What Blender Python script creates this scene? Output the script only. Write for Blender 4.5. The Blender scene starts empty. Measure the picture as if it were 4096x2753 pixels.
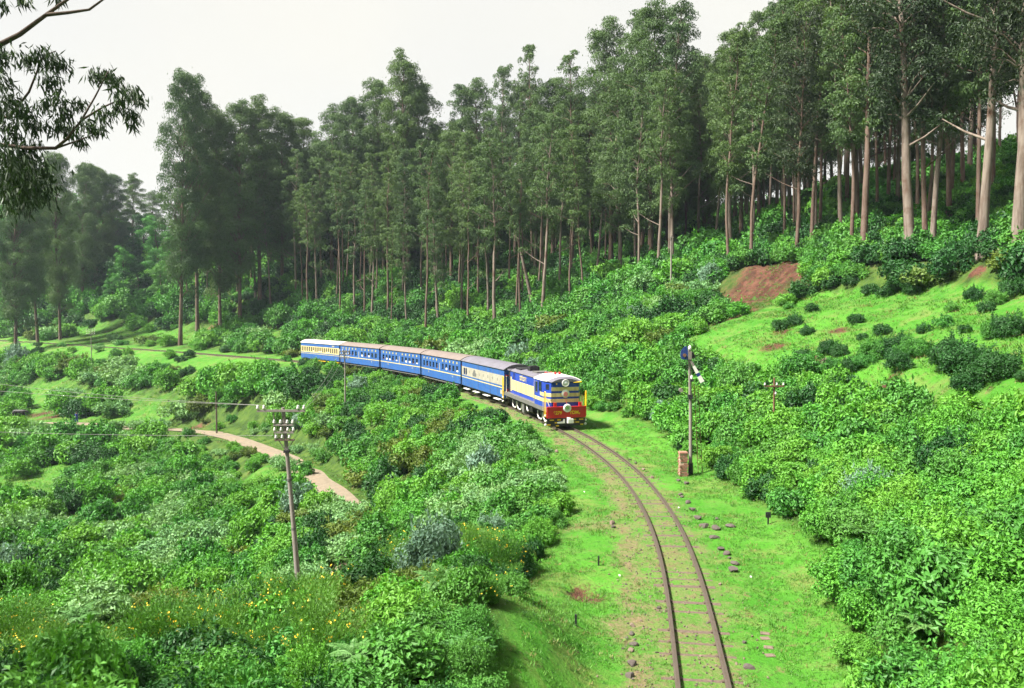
import bpy, bmesh, math, random
import numpy as np
from mathutils import Vector, Matrix

rng = np.random.default_rng(7)
random.seed(7)
scene = bpy.context.scene
COL = scene.collection

# ------------------------------------------------------------------ camera, world, sun, exposure
F = 28.0 / 36.0 * 4096.0            # focal length in pixels of the 4096 px wide photograph
PITCH = math.atan((1376.5 - 1240.0) / F)
CAM_Z = 8.0
cam_d = bpy.data.cameras.new("camera")
cam_d.lens = 28.0; cam_d.sensor_width = 36.0; cam_d.clip_start = 0.2; cam_d.clip_end = 6000
cam_d.dof.use_dof = True; cam_d.dof.focus_distance = 58.0; cam_d.dof.aperture_fstop = 2.0
cam = bpy.data.objects.new("camera", cam_d); COL.objects.link(cam)
cam.location = (0, 0, CAM_Z); cam.rotation_euler = (math.pi / 2 - PITCH, 0, 0)
scene.camera = cam

SUN_EL, SUN_AZ = math.radians(53), math.radians(-108)     # azimuth from +Y, clockwise positive
sun_dir = Vector((math.sin(SUN_AZ) * math.cos(SUN_EL), math.cos(SUN_AZ) * math.cos(SUN_EL), math.sin(SUN_EL)))
world = bpy.data.worlds.new("World"); scene.world = world; world.use_nodes = True
nt = world.node_tree; nt.nodes.clear()
out = nt.nodes.new("ShaderNodeOutputWorld"); bg = nt.nodes.new("ShaderNodeBackground")
sky = nt.nodes.new("ShaderNodeTexSky"); sky.sky_type = 'NISHITA'; sky.sun_disc = False
sky.sun_elevation = SUN_EL; sky.sun_rotation = SUN_AZ; sky.altitude = 2000; sky.air_density = 1.0; sky.dust_density = 4.0
# thin bright overcast: the clear sky seen through an even veil of pale cloud
mixc = nt.nodes.new("ShaderNodeMix"); mixc.data_type = 'RGBA'
tcw = nt.nodes.new("ShaderNodeTexCoord"); nzw = nt.nodes.new("ShaderNodeTexNoise")
nzw.inputs['Scale'].default_value = 2.2; nzw.inputs['Detail'].default_value = 4
mr = nt.nodes.new("ShaderNodeMapRange"); mr.inputs[1].default_value = 0.3; mr.inputs[2].default_value = 0.7
mr.inputs[3].default_value = 0.86; mr.inputs[4].default_value = 0.97
nt.links.new(tcw.outputs['Generated'], nzw.inputs['Vector']); nt.links.new(nzw.outputs['Fac'], mr.inputs[0])
nt.links.new(mr.outputs[0], mixc.inputs[0])
nz2 = nt.nodes.new('ShaderNodeTexNoise'); nz2.inputs['Scale'].default_value = 1.3; nz2.inputs['Detail'].default_value = 5; nt.links.new(tcw.outputs['Generated'], nz2.inputs['Vector'])
clc = nt.nodes.new('ShaderNodeMix'); clc.data_type = 'RGBA'; nt.links.new(nz2.outputs['Fac'], clc.inputs[0]); clc.inputs[6].default_value = (3.5, 3.44, 3.28, 1); clc.inputs[7].default_value = (4.4, 4.28, 3.78, 1)
nt.links.new(sky.outputs[0], mixc.inputs[6]); nt.links.new(clc.outputs[2], mixc.inputs[7])
nt.links.new(mixc.outputs[2], bg.inputs['Color']); bg.inputs['Strength'].default_value = 0.067
nt.links.new(bg.outputs[0], out.inputs['Surface'])

sun_d = bpy.data.lights.new("sun", 'SUN'); sun_d.energy = 5.0; sun_d.angle = math.radians(8); sun_d.color = (1.0, 0.95, 0.86)
sun = bpy.data.objects.new("sun", sun_d); COL.objects.link(sun); sun.location = (-60, -30, 90)
sun.rotation_euler = sun_dir.to_track_quat('Z', 'Y').to_euler()

vs = scene.view_settings
vs.view_transform = 'Standard'; vs.look = 'None'; vs.gamma = 1.0; vs.use_curve_mapping = False; vs.exposure = 1.88
scene.render.engine = 'CYCLES'
cy = scene.cycles
cy.use_denoising = True; cy.max_bounces = 5; cy.diffuse_bounces = 2; cy.glossy_bounces = 2
cy.transmission_bounces = 3; cy.transparent_max_bounces = 4; cy.volume_bounces = 0
cy.use_adaptive_sampling = True; cy.adaptive_threshold = 0.02
cy.caustics_reflective = False; cy.caustics_refractive = False

# ------------------------------------------------------------------ helpers
def tag(o, label=None, cat=None, group=None, kind=None):
    if label: o["label"] = label
    if cat: o["category"] = cat
    if group: o["group"] = group
    if kind: o["kind"] = kind
    return o

def link(name, data, parent=None, loc=(0, 0, 0)):
    o = bpy.data.objects.new(name, data); COL.objects.link(o); o.location = loc
    if parent: o.parent = parent
    return o

def empty(name, loc=(0, 0, 0), rz=0.0):
    o = link(name, None, None, loc); o.rotation_euler = (0, 0, rz); o.empty_display_size = 0.3
    return o

def copy_tree(o, parent=None):
    c = o.copy(); COL.objects.link(c); c.parent = parent
    for ch in list(o.children): copy_tree(ch, c)
    return c

def np_mesh(name, V, Fq, mats, tint=None, smooth=False):
    """mesh from numpy verts (n,3) and quads or triangles (m,k)"""
    me = bpy.data.meshes.new(name)
    k = Fq.shape[1]; m = len(Fq)
    me.vertices.add(len(V)); me.vertices.foreach_set("co", np.ascontiguousarray(V, dtype=np.float32).ravel())
    me.loops.add(m * k); me.loops.foreach_set("vertex_index", np.ascontiguousarray(Fq, dtype=np.int32).ravel())
    me.polygons.add(m)
    me.polygons.foreach_set("loop_start", np.arange(0, m * k, k, dtype=np.int32))
    me.polygons.foreach_set("loop_total", np.full(m, k, dtype=np.int32))
    me.polygons.foreach_set("use_smooth", np.full(m, smooth, dtype=bool))
    for mt in (mats if isinstance(mats, (list, tuple)) else [mats]): me.materials.append(mt)
    if tint is not None:
        at = me.attributes.new("tint", 'FLOAT', 'FACE'); at.data.foreach_set("value", tint.astype(np.float32))
    me.update(calc_edges=True)
    return me

class MB:
    """collects faces of one mesh"""
    def __init__(s): s.v = []; s.f = []; s.sm = []
    def add(s, vs, fs, smooth=False):
        b = len(s.v); s.v += [tuple(v) for v in vs]; s.f += [tuple(i + b for i in f) for f in fs]; s.sm += [smooth] * len(fs); return s
    def box(s, x0, x1, y0, y1, z0, z1):
        vs = [(x, y, z) for x in (x0, x1) for y in (y0, y1) for z in (z0, z1)]
        return s.add(vs, [(0, 1, 3, 2), (4, 6, 7, 5), (0, 4, 5, 1), (2, 3, 7, 6), (0, 2, 6, 4), (1, 5, 7, 3)])
    def prism(s, poly, axis, a, b):
        """poly of 2D points, extruded along axis from a to b"""
        n = len(poly)
        def P(p, t):
            return {'x': (t, p[0], p[1]), 'y': (p[0], t, p[1]), 'z': (p[0], p[1], t)}[axis]
        vs = [P(p, a) for p in poly] + [P(p, b) for p in poly]
        fs = [tuple(range(n)), tuple(range(2 * n - 1, n - 1, -1))] + [(i, i + n, (i + 1) % n + n, (i + 1) % n) for i in range(n)]
        return s.add(vs, fs)
    def tube(s, pts, rad, n=8, smooth=True, caps=True):
        pts = [Vector(p) for p in pts]
        if not isinstance(rad, (list, tuple)): rad = [rad] * len(pts)
        vs = []; prev = None
        for i, p in enumerate(pts):
            t = (pts[min(i + 1, len(pts) - 1)] - pts[max(i - 1, 0)])
            t = t.normalized() if t.length > 1e-9 else Vector((0, 0, 1))
            if prev is None:
                u = t.orthogonal().normalized()
            else:
                u = (prev - t * prev.dot(t)); u = u.normalized() if u.length > 1e-6 else t.orthogonal().normalized()
            prev = u; w = t.cross(u)
            for k in range(n):
                a = 2 * math.pi * k / n
                vs.append(p + (u * math.cos(a) + w * math.sin(a)) * rad[i])
        fs = [(i * n + k, i * n + (k + 1) % n, (i + 1) * n + (k + 1) % n, (i + 1) * n + k) for i in range(len(pts) - 1) for k in range(n)]
        s.add(vs, fs, smooth)
        if caps: s.add(vs[:n], [tuple(range(n - 1, -1, -1))]); s.add(vs[-n:], [tuple(range(n))])
        return s
    def lathe(s, prof, c=(0, 0, 0), n=12, axis='z', smooth=True):
        """prof = [(radius, height)...] round an axis through c"""
        vs = []
        for r, h in prof:
            for k in range(n):
                a = 2 * math.pi * k / n; x, y = r * math.cos(a), r * math.sin(a)
                q = {'z': (x, y, h), 'x': (h, x, y), 'y': (x, h, y)}[axis]
                vs.append((c[0] + q[0], c[1] + q[1], c[2] + q[2]))
        m = len(prof)
        fs = [(i * n + k, i * n + (k + 1) % n, (i + 1) * n + (k + 1) % n, (i + 1) * n + k) for i in range(m - 1) for k in range(n)]
        s.add(vs, fs, smooth)
        if prof[0][0] > 1e-4: s.add(vs[:n], [tuple(range(n - 1, -1, -1))])
        if prof[-1][0] > 1e-4: s.add(vs[-n:], [tuple(range(n))])
        return s
    def mesh(s, name, mat):
        me = bpy.data.meshes.new(name); me.from_pydata(s.v, [], s.f); me.polygons.foreach_set("use_smooth", s.sm)
        me.materials.append(mat); me.update()
        bm = bmesh.new(); bm.from_mesh(me); bmesh.ops.recalc_face_normals(bm, faces=bm.faces); bm.to_mesh(me); bm.free()
        return me
    def build(s, name, mat, parent=None, loc=(0, 0, 0)):
        return link(name, s.mesh(name, mat), parent, loc)

# ------------------------------------------------------------------ materials
def new_mat(name):
    m = bpy.data.materials.new(name); m.use_nodes = True
    n = m.node_tree; n.nodes.clear()
    return m, n, n.nodes.new("ShaderNodeOutputMaterial")

def N(n, kind, **kw):
    x = n.nodes.new(kind)
    for k, v in kw.items():
        if k in x.inputs: x.inputs[k].default_value = v
        else: setattr(x, k, v)
    return x

def mixrgb(n, fac, a, b, blend='MIX'):
    x = n.nodes.new("ShaderNodeMix"); x.data_type = 'RGBA'; x.blend_type = blend
    for i, v in ((0, fac), (6, a), (7, b)):
        if hasattr(v, 'links'): n.links.new(v, x.inputs[i])
        elif i == 0: x.inputs[i].default_value = v
        else: x.inputs[i].default_value = (*v, 1) if len(v) == 3 else v
    return x.outputs[2]

def ramp(n, src, lo, hi):
    r = n.nodes.new("ShaderNodeMapRange"); r.inputs[1].default_value = lo; r.inputs[2].default_value = hi
    r.interpolation_type = 'SMOOTHSTEP'
    n.links.new(src, r.inputs[0]); return r.outputs[0]

def noise(n, scale, detail=4, rough=0.55, coord='Object', dist=0.0):
    tc = n.nodes.new("ShaderNodeTexCoord"); t = n.nodes.new("ShaderNodeTexNoise")
    t.inputs['Scale'].default_value = scale; t.inputs['Detail'].default_value = detail
    t.inputs['Roughness'].default_value = rough; t.inputs['Distortion'].default_value = dist
    n.links.new(tc.outputs[coord], t.inputs['Vector']); return t.outputs['Fac']

def paint(name, col, rough=0.45, wear=0.25, metal=0.0, dirt=(0.10, 0.075, 0.05), scale=3.0, spec=0.4):
    """painted or plain surface with grime and uneven tone"""
    m, n, o = new_mat(name)
    b = N(n, "ShaderNodeBsdfPrincipled", Roughness=rough, Metallic=metal); b.inputs['Specular IOR Level'].default_value = spec
    n1 = noise(n, scale, 6, 0.65); n2 = noise(n, scale * 7, 4, 0.6)
    c = mixrgb(n, ramp(n, n1, 0.25, 0.75), tuple(x * 0.86 for x in col), tuple(min(1, x * 1.08) for x in col))
    f = n.nodes.new("ShaderNodeMath"); f.operation = 'MULTIPLY'; n.links.new(ramp(n, n2, 0.45, 0.8), f.inputs[0]); f.inputs[1].default_value = wear
    c = mixrgb(n, f.outputs[0], c, dirt)
    tc = n.nodes.new('ShaderNodeTexCoord'); mp = n.nodes.new('ShaderNodeMapping'); mp.inputs['Scale'].default_value = (1, 1, .16); n.links.new(tc.outputs['Object'], mp.inputs[0])
    t3 = N(n, 'ShaderNodeTexNoise', Scale=scale * 3.2, Detail=5.0); n.links.new(mp.outputs[0], t3.inputs['Vector'])
    f2 = n.nodes.new('ShaderNodeMath'); f2.operation = 'MULTIPLY'; n.links.new(ramp(n, t3.outputs['Fac'], .45, .8), f2.inputs[0]); f2.inputs[1].default_value = wear * 1.1
    c = mixrgb(n, f2.outputs[0], c, tuple(x * .5 + y * .22 for x, y in zip(dirt, col)))
    n.links.new(c, b.inputs['Base Color'])
    bp = N(n, "ShaderNodeBump", Strength=0.15, Distance=0.01); n.links.new(n2, bp.inputs['Height']); n.links.new(bp.outputs[0], b.inputs['Normal'])
    n.links.new(b.outputs[0], o.inputs['Surface']); return m

def leaf_mat(name, dark, light, trans=0.3, rough=0.55, hue=0.6, alt=None, spec=.28):
    """leaf colour differs leaf by leaf (tint) and plant by plant (random)"""
    m, n, o = new_mat(name)
    at = N(n, "ShaderNodeAttribute", attribute_name="tint"); oi = n.nodes.new("ShaderNodeObjectInfo")
    c = mixrgb(n, at.outputs['Fac'], dark, light)
    alt = alt or tuple(x * y for x, y in zip(light, (1.25, 0.95, 0.8)))
    f = n.nodes.new("ShaderNodeMath"); f.operation = 'MULTIPLY'; f.inputs[1].default_value = hue; n.links.new(oi.outputs['Random'], f.inputs[0])
    c = mixrgb(n, f.outputs[0], c, alt)
    b = N(n, "ShaderNodeBsdfPrincipled", Roughness=rough); b.inputs['Specular IOR Level'].default_value = spec
    t = n.nodes.new("ShaderNodeBsdfTranslucent"); mx = n.nodes.new("ShaderNodeMixShader"); mx.inputs[0].default_value = trans
    n.links.new(c, b.inputs['Base Color'])
    tc = mixrgb(n, 1.0, c, (1.25, 1.25, 0.6), 'MULTIPLY'); n.links.new(tc, t.inputs['Color'])
    n.links.new(b.outputs[0], mx.inputs[1]); n.links.new(t.outputs[0], mx.inputs[2]); n.links.new(mx.outputs[0], o.inputs['Surface'])
    return m

def bark_mat(name, a, b_, c_):
    m, n, o = new_mat(name)
    tc = n.nodes.new("ShaderNodeTexCoord"); mp = n.nodes.new("ShaderNodeMapping"); mp.inputs['Scale'].default_value = (1.6, 1.6, 0.22)
    n.links.new(tc.outputs['Object'], mp.inputs[0])
    t = N(n, "ShaderNodeTexNoise", Scale=2.2, Detail=6.0); t.inputs['Roughness'].default_value = 0.65; n.links.new(mp.outputs[0], t.inputs['Vector'])
    oi = n.nodes.new("ShaderNodeObjectInfo")
    c = mixrgb(n, ramp(n, t.outputs['Fac'], 0.35, 0.6), a, b_)
    c = mixrgb(n, ramp(n, noise(n, 0.9, 5), 0.5, 0.72), c, c_)
    f = n.nodes.new("ShaderNodeMath"); f.operation = 'MULTIPLY'; f.inputs[1].default_value = 0.45; n.links.new(oi.outputs['Random'], f.inputs[0])
    c = mixrgb(n, f.outputs[0], c, a)
    bs = N(n, "ShaderNodeBsdfPrincipled", Roughness=0.85); bs.inputs['Specular IOR Level'].default_value = 0.1
    bp = N(n, "ShaderNodeBump", Strength=0.5, Distance=0.05); n.links.new(t.outputs['Fac'], bp.inputs['Height'])
    n.links.new(c, bs.inputs['Base Color']); n.links.new(bp.outputs[0], bs.inputs['Normal']); n.links.new(bs.outputs[0], o.inputs['Surface'])
    return m

# ------------------------------------------------------------------ the railway's line and the lie of the land
_ctl = np.array([(-3.0, -40), (-0.5, -20), (1.2, -5), (2.6, 6), (3.5, 13), (4.10, 16.9), (4.58, 19.7), (5.08, 23.1), (5.5, 26.6), (5.75, 29.8), (5.88, 33.8),
                 (5.80, 38.6), (5.42, 42.6), (4.70, 47.6), (3.87, 52.0), (0.1, 66.2), (-4.4, 78.4), (-9.5, 89.6), (-15.8, 100.4),
                 (-23.9, 112), (-33.5, 123.5), (-62.5, 150), (-101, 182), (-125, 201), (-190, 250), (-300, 330), (-500, 470)], float)
def _resample(P, step):
    d = np.r_[0, np.cumsum(np.hypot(*np.diff(P, axis=0).T))]
    t = np.arange(0, d[-1], step); return np.c_[np.interp(t, d, P[:, 0]), np.interp(t, d, P[:, 1])]
def _smooth(P, n):
    k = np.hanning(n); k /= k.sum(); e = n // 2
    Q = np.r_[2 * P[0] - P[e:0:-1], P, 2 * P[-1] - P[-2:-e - 2:-1]]
    return np.c_[np.convolve(Q[:, 0], k, 'valid'), np.convolve(Q[:, 1], k, 'valid')][:len(P)]
TR = _resample(_smooth(_resample(_ctl, 0.5), 31), 0.5)
_a0 = int(np.argmin(np.hypot(TR[:, 0] - 4.1, TR[:, 1] - 16.9)))
TA = (np.arange(len(TR)) - _a0) * 0.5               # arc length, 0 where the line leaves the bottom of the view
TD = np.gradient(TR, axis=0); TD /= np.linalg.norm(TD, axis=1)[:, None]
def tr_at(a):
    x, y = np.interp(a, TA, TR[:, 0]), np.interp(a, TA, TR[:, 1]); dx, dy = np.interp(a, TA, TD[:, 0]), np.interp(a, TA, TD[:, 1])
    l = math.hypot(dx, dy); return Vector((x, y, 0)), Vector((dx / l, dy / l, 0))

_T3 = TR[::3]; _D3 = TD[::3]; _A3 = TA[::3]
def track_sd(x, y):
    """signed distance to the line (hill side positive) and arc length of the nearest point"""
    x = np.atleast_1d(np.asarray(x, float)).ravel(); y = np.atleast_1d(np.asarray(y, float)).ravel()
    S = np.empty(len(x)); A = np.empty(len(x))
    for i in range(0, len(x), 8000):
        dx = x[i:i + 8000, None] - _T3[None, :, 0]; dy = y[i:i + 8000, None] - _T3[None, :, 1]
        j = np.argmin(dx * dx + dy * dy, axis=1); r = np.arange(len(j))
        ddx, ddy = dx[r, j], dy[r, j]; tx, ty = _D3[j, 0], _D3[j, 1]
        lat = ddx * ty - ddy * tx; along = ddx * tx + ddy * ty
        S[i:i + 8000] = np.where(np.abs(along) < 1.6, lat, np.sign(lat) * np.hypot(ddx, ddy)); A[i:i + 8000] = _A3[j] + np.clip(along, -1, 1)
    return S, A

_perm = rng.random((256, 256))
def vnoise(x, y):
    """smooth value noise, 0..1"""
    xi = np.floor(x).astype(int); yi = np.floor(y).astype(int); fx = x - xi; fy = y - yi
    fx = fx * fx * (3 - 2 * fx); fy = fy * fy * (3 - 2 * fy)
    g = lambda i, j: _perm[i & 255, j & 255]
    return (g(xi, yi) * (1 - fx) + g(xi + 1, yi) * fx) * (1 - fy) + (g(xi, yi + 1) * (1 - fx) + g(xi + 1, yi + 1) * fx) * fy
def fbm(x, y, o=3):
    v = 0; a = 0.5; t = 0
    for k in range(o): v = v + a * vnoise(x * 2 ** k + 17 * k, y * 2 ** k + 31 * k); t += a; a *= 0.5
    return v / t
def sstep(a, b, x): t = np.clip((x - a) / (b - a), 0, 1); return t * t * (3 - 2 * t)

def base_h(x, y):
    x = np.asarray(x, float).ravel(); y = np.asarray(y, float).ravel()
    s, a = track_sd(x, y); q = -s
    Rn = np.interp(s, [0, 3.6, 5, 8, 11.5, 13.5, 16, 22, 25.5, 28.5, 34, 45, 60, 80, 120, 200, 900],
                      [0, 0, .35, 1.5, 3.2, 5.2, 5.9, 7.9, 9.2, 12.0, 13.4, 17.8, 23.5, 27.5, 25, 14, 10])
    Rf = np.interp(s, [0, 3.5, 6, 10, 18, 21, 30, 50, 70, 110, 160, 300, 900], [0, 0, .4, 1.0, 1.9, 3.0, 7.5, 16, 23, 29, 31, 32, 30])
    Rl = np.interp(s, [0, 3.5, 8, 18, 32, 50, 80, 300, 900], [0, 0, .9, 3.6, 16, 25, 28, 29, 29]); kl = sstep(125, 190, a); Rf = Rf * (1 - kl) + Rl * kl
    k = sstep(58, 100, a)
    R = Rn * (1 - k) + Rf * k
    L = -np.interp(q, [0, 2.8, 4.5, 8, 12, 16, 20, 30, 60, 300], [0, 0, .35, 2.0, 4.9, 7.7, 9.3, 10.4, 11.2, 11.5])
    L = L * sstep(-4, 24, a)
    h = np.where(s > 0, R, L)
    far = sstep(3.5, 12, np.abs(s))
    h = h + far * (1.6 * (fbm(x * .06 + 40, y * .06 + 11) - .5) + .7 * (fbm(x * .25, y * .25) - .5)) + 0.07 * (fbm(x * .8, y * .8) - .5) * sstep(1.2, 2.5, np.abs(s))
    h = h + 5.9 * np.exp(-((x + 6.5) ** 2 / 75 + (y - 0.5) ** 2 / 120)) * sstep(1.6, 5.0, q)       # the bank the photographer stands on
    h = h + 1.3 * np.exp(-((x + .6) ** 2 / 5 + (y - 17.5) ** 2 / 14)) * sstep(1.8, 3.6, q)        # grassy hump beside the line
    h = h + 2.6 * np.exp(-((x - 12.0) ** 2 / 40 + (y - 8.0) ** 2 / 120)) * sstep(2.0, 5.0, s)
    h = np.where(q > 95, h + (q - 95) * .22 * sstep(95, 140, q), h)
    return h - 0.04

def pix_ray(u, v):
    d = Vector(((u - 2048) / F, 1.0, -(v - 1376.5) / F))
    return Matrix.Rotation(-PITCH, 3, 'X') @ d
def spot(u, v, far=500.0):
    """where the sight line of a surveyed picture point meets the land"""
    d = pix_ray(u, v); t = np.arange(5.0, far, 0.25)
    X, Y, Z = d.x * t, d.y * t, CAM_Z + d.z * t
    H = base_h(X, Y); i = np.argmax(Z < H)
    if not (Z < H).any(): i = len(t) - 1
    return Vector((X[i], Y[i], H[i]))
def on_plane(u, v, z=0.0):
    d = pix_ray(u, v); t = (z - CAM_Z) / d.z; return Vector((d.x * t, d.y * t, z))

# dirt road in the valley
_road_px = [(-120, 1700), (77, 1696), (350, 1690), (700, 1712), (885, 1737), (1055, 1792), (1180, 1860), (1280, 1918), (1366, 2004), (1430, 2070)]
ROAD = np.array([spot(u, v) for u, v in _road_px])
ROAD = np.r_[ROAD, [ROAD[-1] + np.array((2.0, -9, 0)), ROAD[-1] + np.array((2.5, -20, 0)), ROAD[-1] + np.array((-3, -34, 0))]]
_rd = np.r_[0, np.cumsum(np.hypot(*np.diff(ROAD[:, :2], axis=0).T))]
_rt = np.arange(0, _rd[-1], 1.0)
RP = np.c_[np.interp(_rt, _rd, ROAD[:, 0]), np.interp(_rt, _rd, ROAD[:, 1])]; RP = _smooth(RP, 15)
RZ = base_h(RP[:, 0], RP[:, 1]); RZ = np.convolve(np.r_[np.full(8, RZ[0]), RZ, np.full(8, RZ[-1])], np.ones(17) / 17, 'valid')
RW = 1.2
def road_d(x, y):
    D = np.empty(len(x)); Z = np.empty(len(x))
    for i in range(0, len(x), 8000):
        d = np.hypot(x[i:i + 8000, None] - RP[None, :, 0], y[i:i + 8000, None] - RP[None, :, 1]); j = d.argmin(1)
        D[i:i + 8000] = d[np.arange(len(j)), j]; Z[i:i + 8000] = RZ[j]
    return D, Z
def ground_h(x, y):
    x = np.asarray(x, float).ravel(); y = np.asarray(y, float).ravel()
    h = base_h(x, y); D, Z = road_d(x, y); k = 1 - sstep(RW + .3, RW + 5, D)
    return h * (1 - k) + (Z - 0.06) * k
def gz(x, y): return float(ground_h([x], [y])[0])

# ---- ground sheet
def axis_pts(lo, hi, step, far_lo, far_hi, g=1.09):
    c = list(np.arange(lo, hi, step)); st = step; x = hi
    while x < far_hi: c.append(x); st *= g; x += st
    c.append(far_hi); st = step; x = lo - step; left = []
    while x > far_lo: left.append(x); st *= g; x -= st
    left.append(far_lo); return np.array(left[::-1] + c)
gx = axis_pts(-22, 34, 0.45, -640, 640, 1.06); gy = axis_pts(6, 76, 0.45, -120, 900, 1.05)
GX, GY = np.meshgrid(gx, gy); gX, gY = GX.ravel(), GY.ravel()
gS, gA = track_sd(gX, gY); gH = ground_h(gX, gY); gR, _ = road_d(gX, gY)

def edgeR(a): return np.interp(a, [-15, 0, 8, 12, 19, 28, 35, 45, 60, 80], [2.0, 2.7, 4.3, 3.9, 3.5, 4.0, 4.8, 4.5, 4, 4])
def edgeL(a): return np.interp(a, [-15, -3, 0, 4, 8, 12, 20, 35, 50, 80], [3.2, 3.5, 3.7, 4.3, 3.9, 3.1, 2.9, 2.9, 3.0, 3.0])
_reds = [(spot(3010, 1150), 5.0), (spot(2960, 1210), 3.6), (spot(3090, 1120), 3.6), (spot(2930, 1260), 2.2), (spot(2560, 1210), 2.0), (spot(900, 1255), 2.4), (spot(1010, 1245), 2.4), (spot(1230, 1260), 2.0),
         (spot(2330, 2380), .40), (spot(2300, 2350), .35), (spot(2260, 2570), .22), (spot(3350, 1320), .6), (spot(3790, 1480), .45), (spot(3560, 1535), .4), (spot(3100, 1390), .8), (spot(3130, 1330), .5),
         (spot(3900, 1095), .5), (spot(3250, 1440), .6), (spot(170, 1650), 2.0), (spot(240, 1665), 1.6), (spot(780, 1695), 1.2), (spot(2570, 1020), 1.2)]
red = np.zeros(len(gX))
for p, r in _reds:
    wx = 1.5 * r * (fbm(gX * 1.3 / r + p.x, gY * 1.3 / r) - .5); wy = 1.5 * r * (fbm(gX * 1.3 / r + 50, gY * 1.3 / r + p.y) - .5)
    red = np.maximum(red, np.exp(-((gX + wx - p.x) ** 2 + (gY + wy - p.y) ** 2) / (r * r)))
wob = fbm(gX * .5, gY * .5) - .5
ball = np.maximum(.55 * (1 - sstep(.7, 1.9, np.abs(gS) + wob * 1.2)), .85 * np.exp(-((gS + 1.55 + wob * 1.5) / .45) ** 2))
ball = np.maximum(ball, .75 * np.exp(-((gX - 3.4) ** 2 / 3 + (gY - 29.5) ** 2 / 1.2)))
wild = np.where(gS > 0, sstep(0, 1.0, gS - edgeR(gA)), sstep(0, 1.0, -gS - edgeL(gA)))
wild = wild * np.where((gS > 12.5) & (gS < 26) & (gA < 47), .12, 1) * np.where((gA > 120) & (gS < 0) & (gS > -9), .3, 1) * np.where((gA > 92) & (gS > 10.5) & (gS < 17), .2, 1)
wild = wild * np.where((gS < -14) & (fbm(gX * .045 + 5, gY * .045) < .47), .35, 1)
litter_shade = sstep(24, 32, gS) * 1.0  # forest floor: leaf litter, darkened for the shade under the growth
nx, ny = len(gx), len(gy)
idx = np.arange(nx * ny).reshape(ny, nx)
quads = np.stack([idx[:-1, :-1], idx[:-1, 1:], idx[1:, 1:], idx[1:, :-1]], -1).reshape(-1, 4)

def ground_material():
    m, n, o = new_mat("ground_grass_soil")
    A = lambda nm: N(n, "ShaderNodeAttribute", attribute_name=nm).outputs['Fac']
    big = noise(n, .12, 3); mid = noise(n, .9, 5, .6); fine = noise(n, 9, 6, .7); vf = noise(n, 34, 4, .7)
    g = mixrgb(n, ramp(n, big, .35, .65), (.036, .150, .012), (.060, .200, .018))
    g = mixrgb(n, ramp(n, mid, .42, .72), g, (.080, .195, .030))
    g = mixrgb(n, ramp(n, fine, .52, .78), g, (.020, .070, .008))
    g = mixrgb(n, ramp(n, vf, .60, .80), g, (.16, .145, .06))
    pat = noise(n, .35, 6, .7, dist=.6); g = mixrgb(n, ramp(n, pat, .50, .66), g, (.105, .165, .036))
    pat2 = noise(n, 1.7, 6, .75, dist=.4); g = mixrgb(n, ramp(n, pat2, .56, .70), g, (.13, .115, .05))
    g = mixrgb(n, ramp(n, noise(n, 4.5, 5, .7), .55, .68), g, (.022, .080, .010))
    w = mixrgb(n, ramp(n, mid, .3, .7), (.022, .045, .010), (.055, .105, .016))  # shrub zones: dark soil and green, the shrubs' shade put into the colour
    w = mixrgb(n, ramp(n, A("litter_shade"), 0.2, .9), w, mixrgb(n, ramp(n, fine, .4, .6), (.035, .030, .016), (.03, .075, .012)))
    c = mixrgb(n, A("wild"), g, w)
    soil = mixrgb(n, ramp(n, fine, .35, .7), (.115, .085, .045), (.20, .155, .095))
    def addn(at, k, lo, hi):
        s_ = n.nodes.new("ShaderNodeMath"); s_.operation = 'MULTIPLY_ADD'; n.links.new(fine, s_.inputs[0]); s_.inputs[1].default_value = k; n.links.new(at, s_.inputs[2])
        s2 = n.nodes.new("ShaderNodeMath"); s2.operation = 'MULTIPLY_ADD'; n.links.new(mid, s2.inputs[0]); s2.inputs[1].default_value = k; n.links.new(s_.outputs[0], s2.inputs[2])
        return ramp(n, s2.outputs[0], lo, hi)
    c = mixrgb(n, addn(A("ballast"), 1.1, 1.25, 2.15), c, soil)
    rs = mixrgb(n, ramp(n, mid, .35, .65), (.050, .021, .014), (.105, .048, .032))
    rs = mixrgb(n, ramp(n, noise(n, 2.6, 7, .75, dist=.8), .46, .66), rs, (.030, .017, .012)); rs = mixrgb(n, ramp(n, noise(n, 1.5, 6, .7, dist=1.2), .56, .66), rs, (.035, .085, .014))
    c = mixrgb(n, addn(A("red"), 1.2, 1.25, 1.8), c, rs)
    b = N(n, "ShaderNodeBsdfPrincipled", Roughness=.9); b.inputs['Specular IOR Level'].default_value = .1
    ad = n.nodes.new("ShaderNodeMath"); ad.operation = 'MULTIPLY_ADD'; n.links.new(mid, ad.inputs[0]); ad.inputs[1].default_value = 1.5; n.links.new(fine, ad.inputs[2])
    bp = N(n, "ShaderNodeBump", Strength=.8, Distance=.12); n.links.new(ad.outputs[0], bp.inputs['Height']); n.links.new(bp.outputs[0], b.inputs['Normal'])
    n.links.new(c, b.inputs['Base Color']); n.links.new(b.outputs[0], o.inputs['Surface']); return m
M = {}
M['ground'] = ground_material()
gH = gH + np.where(gS > 20, red * 1.3 * (fbm(gX * 1.1, gY * 1.1, 4) - .55), np.where((gY < 40) & (gS < 0), -.38 * red, 0))
gm = np_mesh("ground", np.c_[gX, gY, gH], quads, M['ground'], smooth=True)
for nm, arr in (("ballast", ball), ("red", red), ("wild", wild), ("litter_shade", litter_shade)):
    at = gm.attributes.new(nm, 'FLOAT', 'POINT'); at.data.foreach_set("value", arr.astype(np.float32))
ground = link("ground", gm); tag(ground, "grassy hillside and valley floor that the railway curves through", None, kind="structure")

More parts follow.
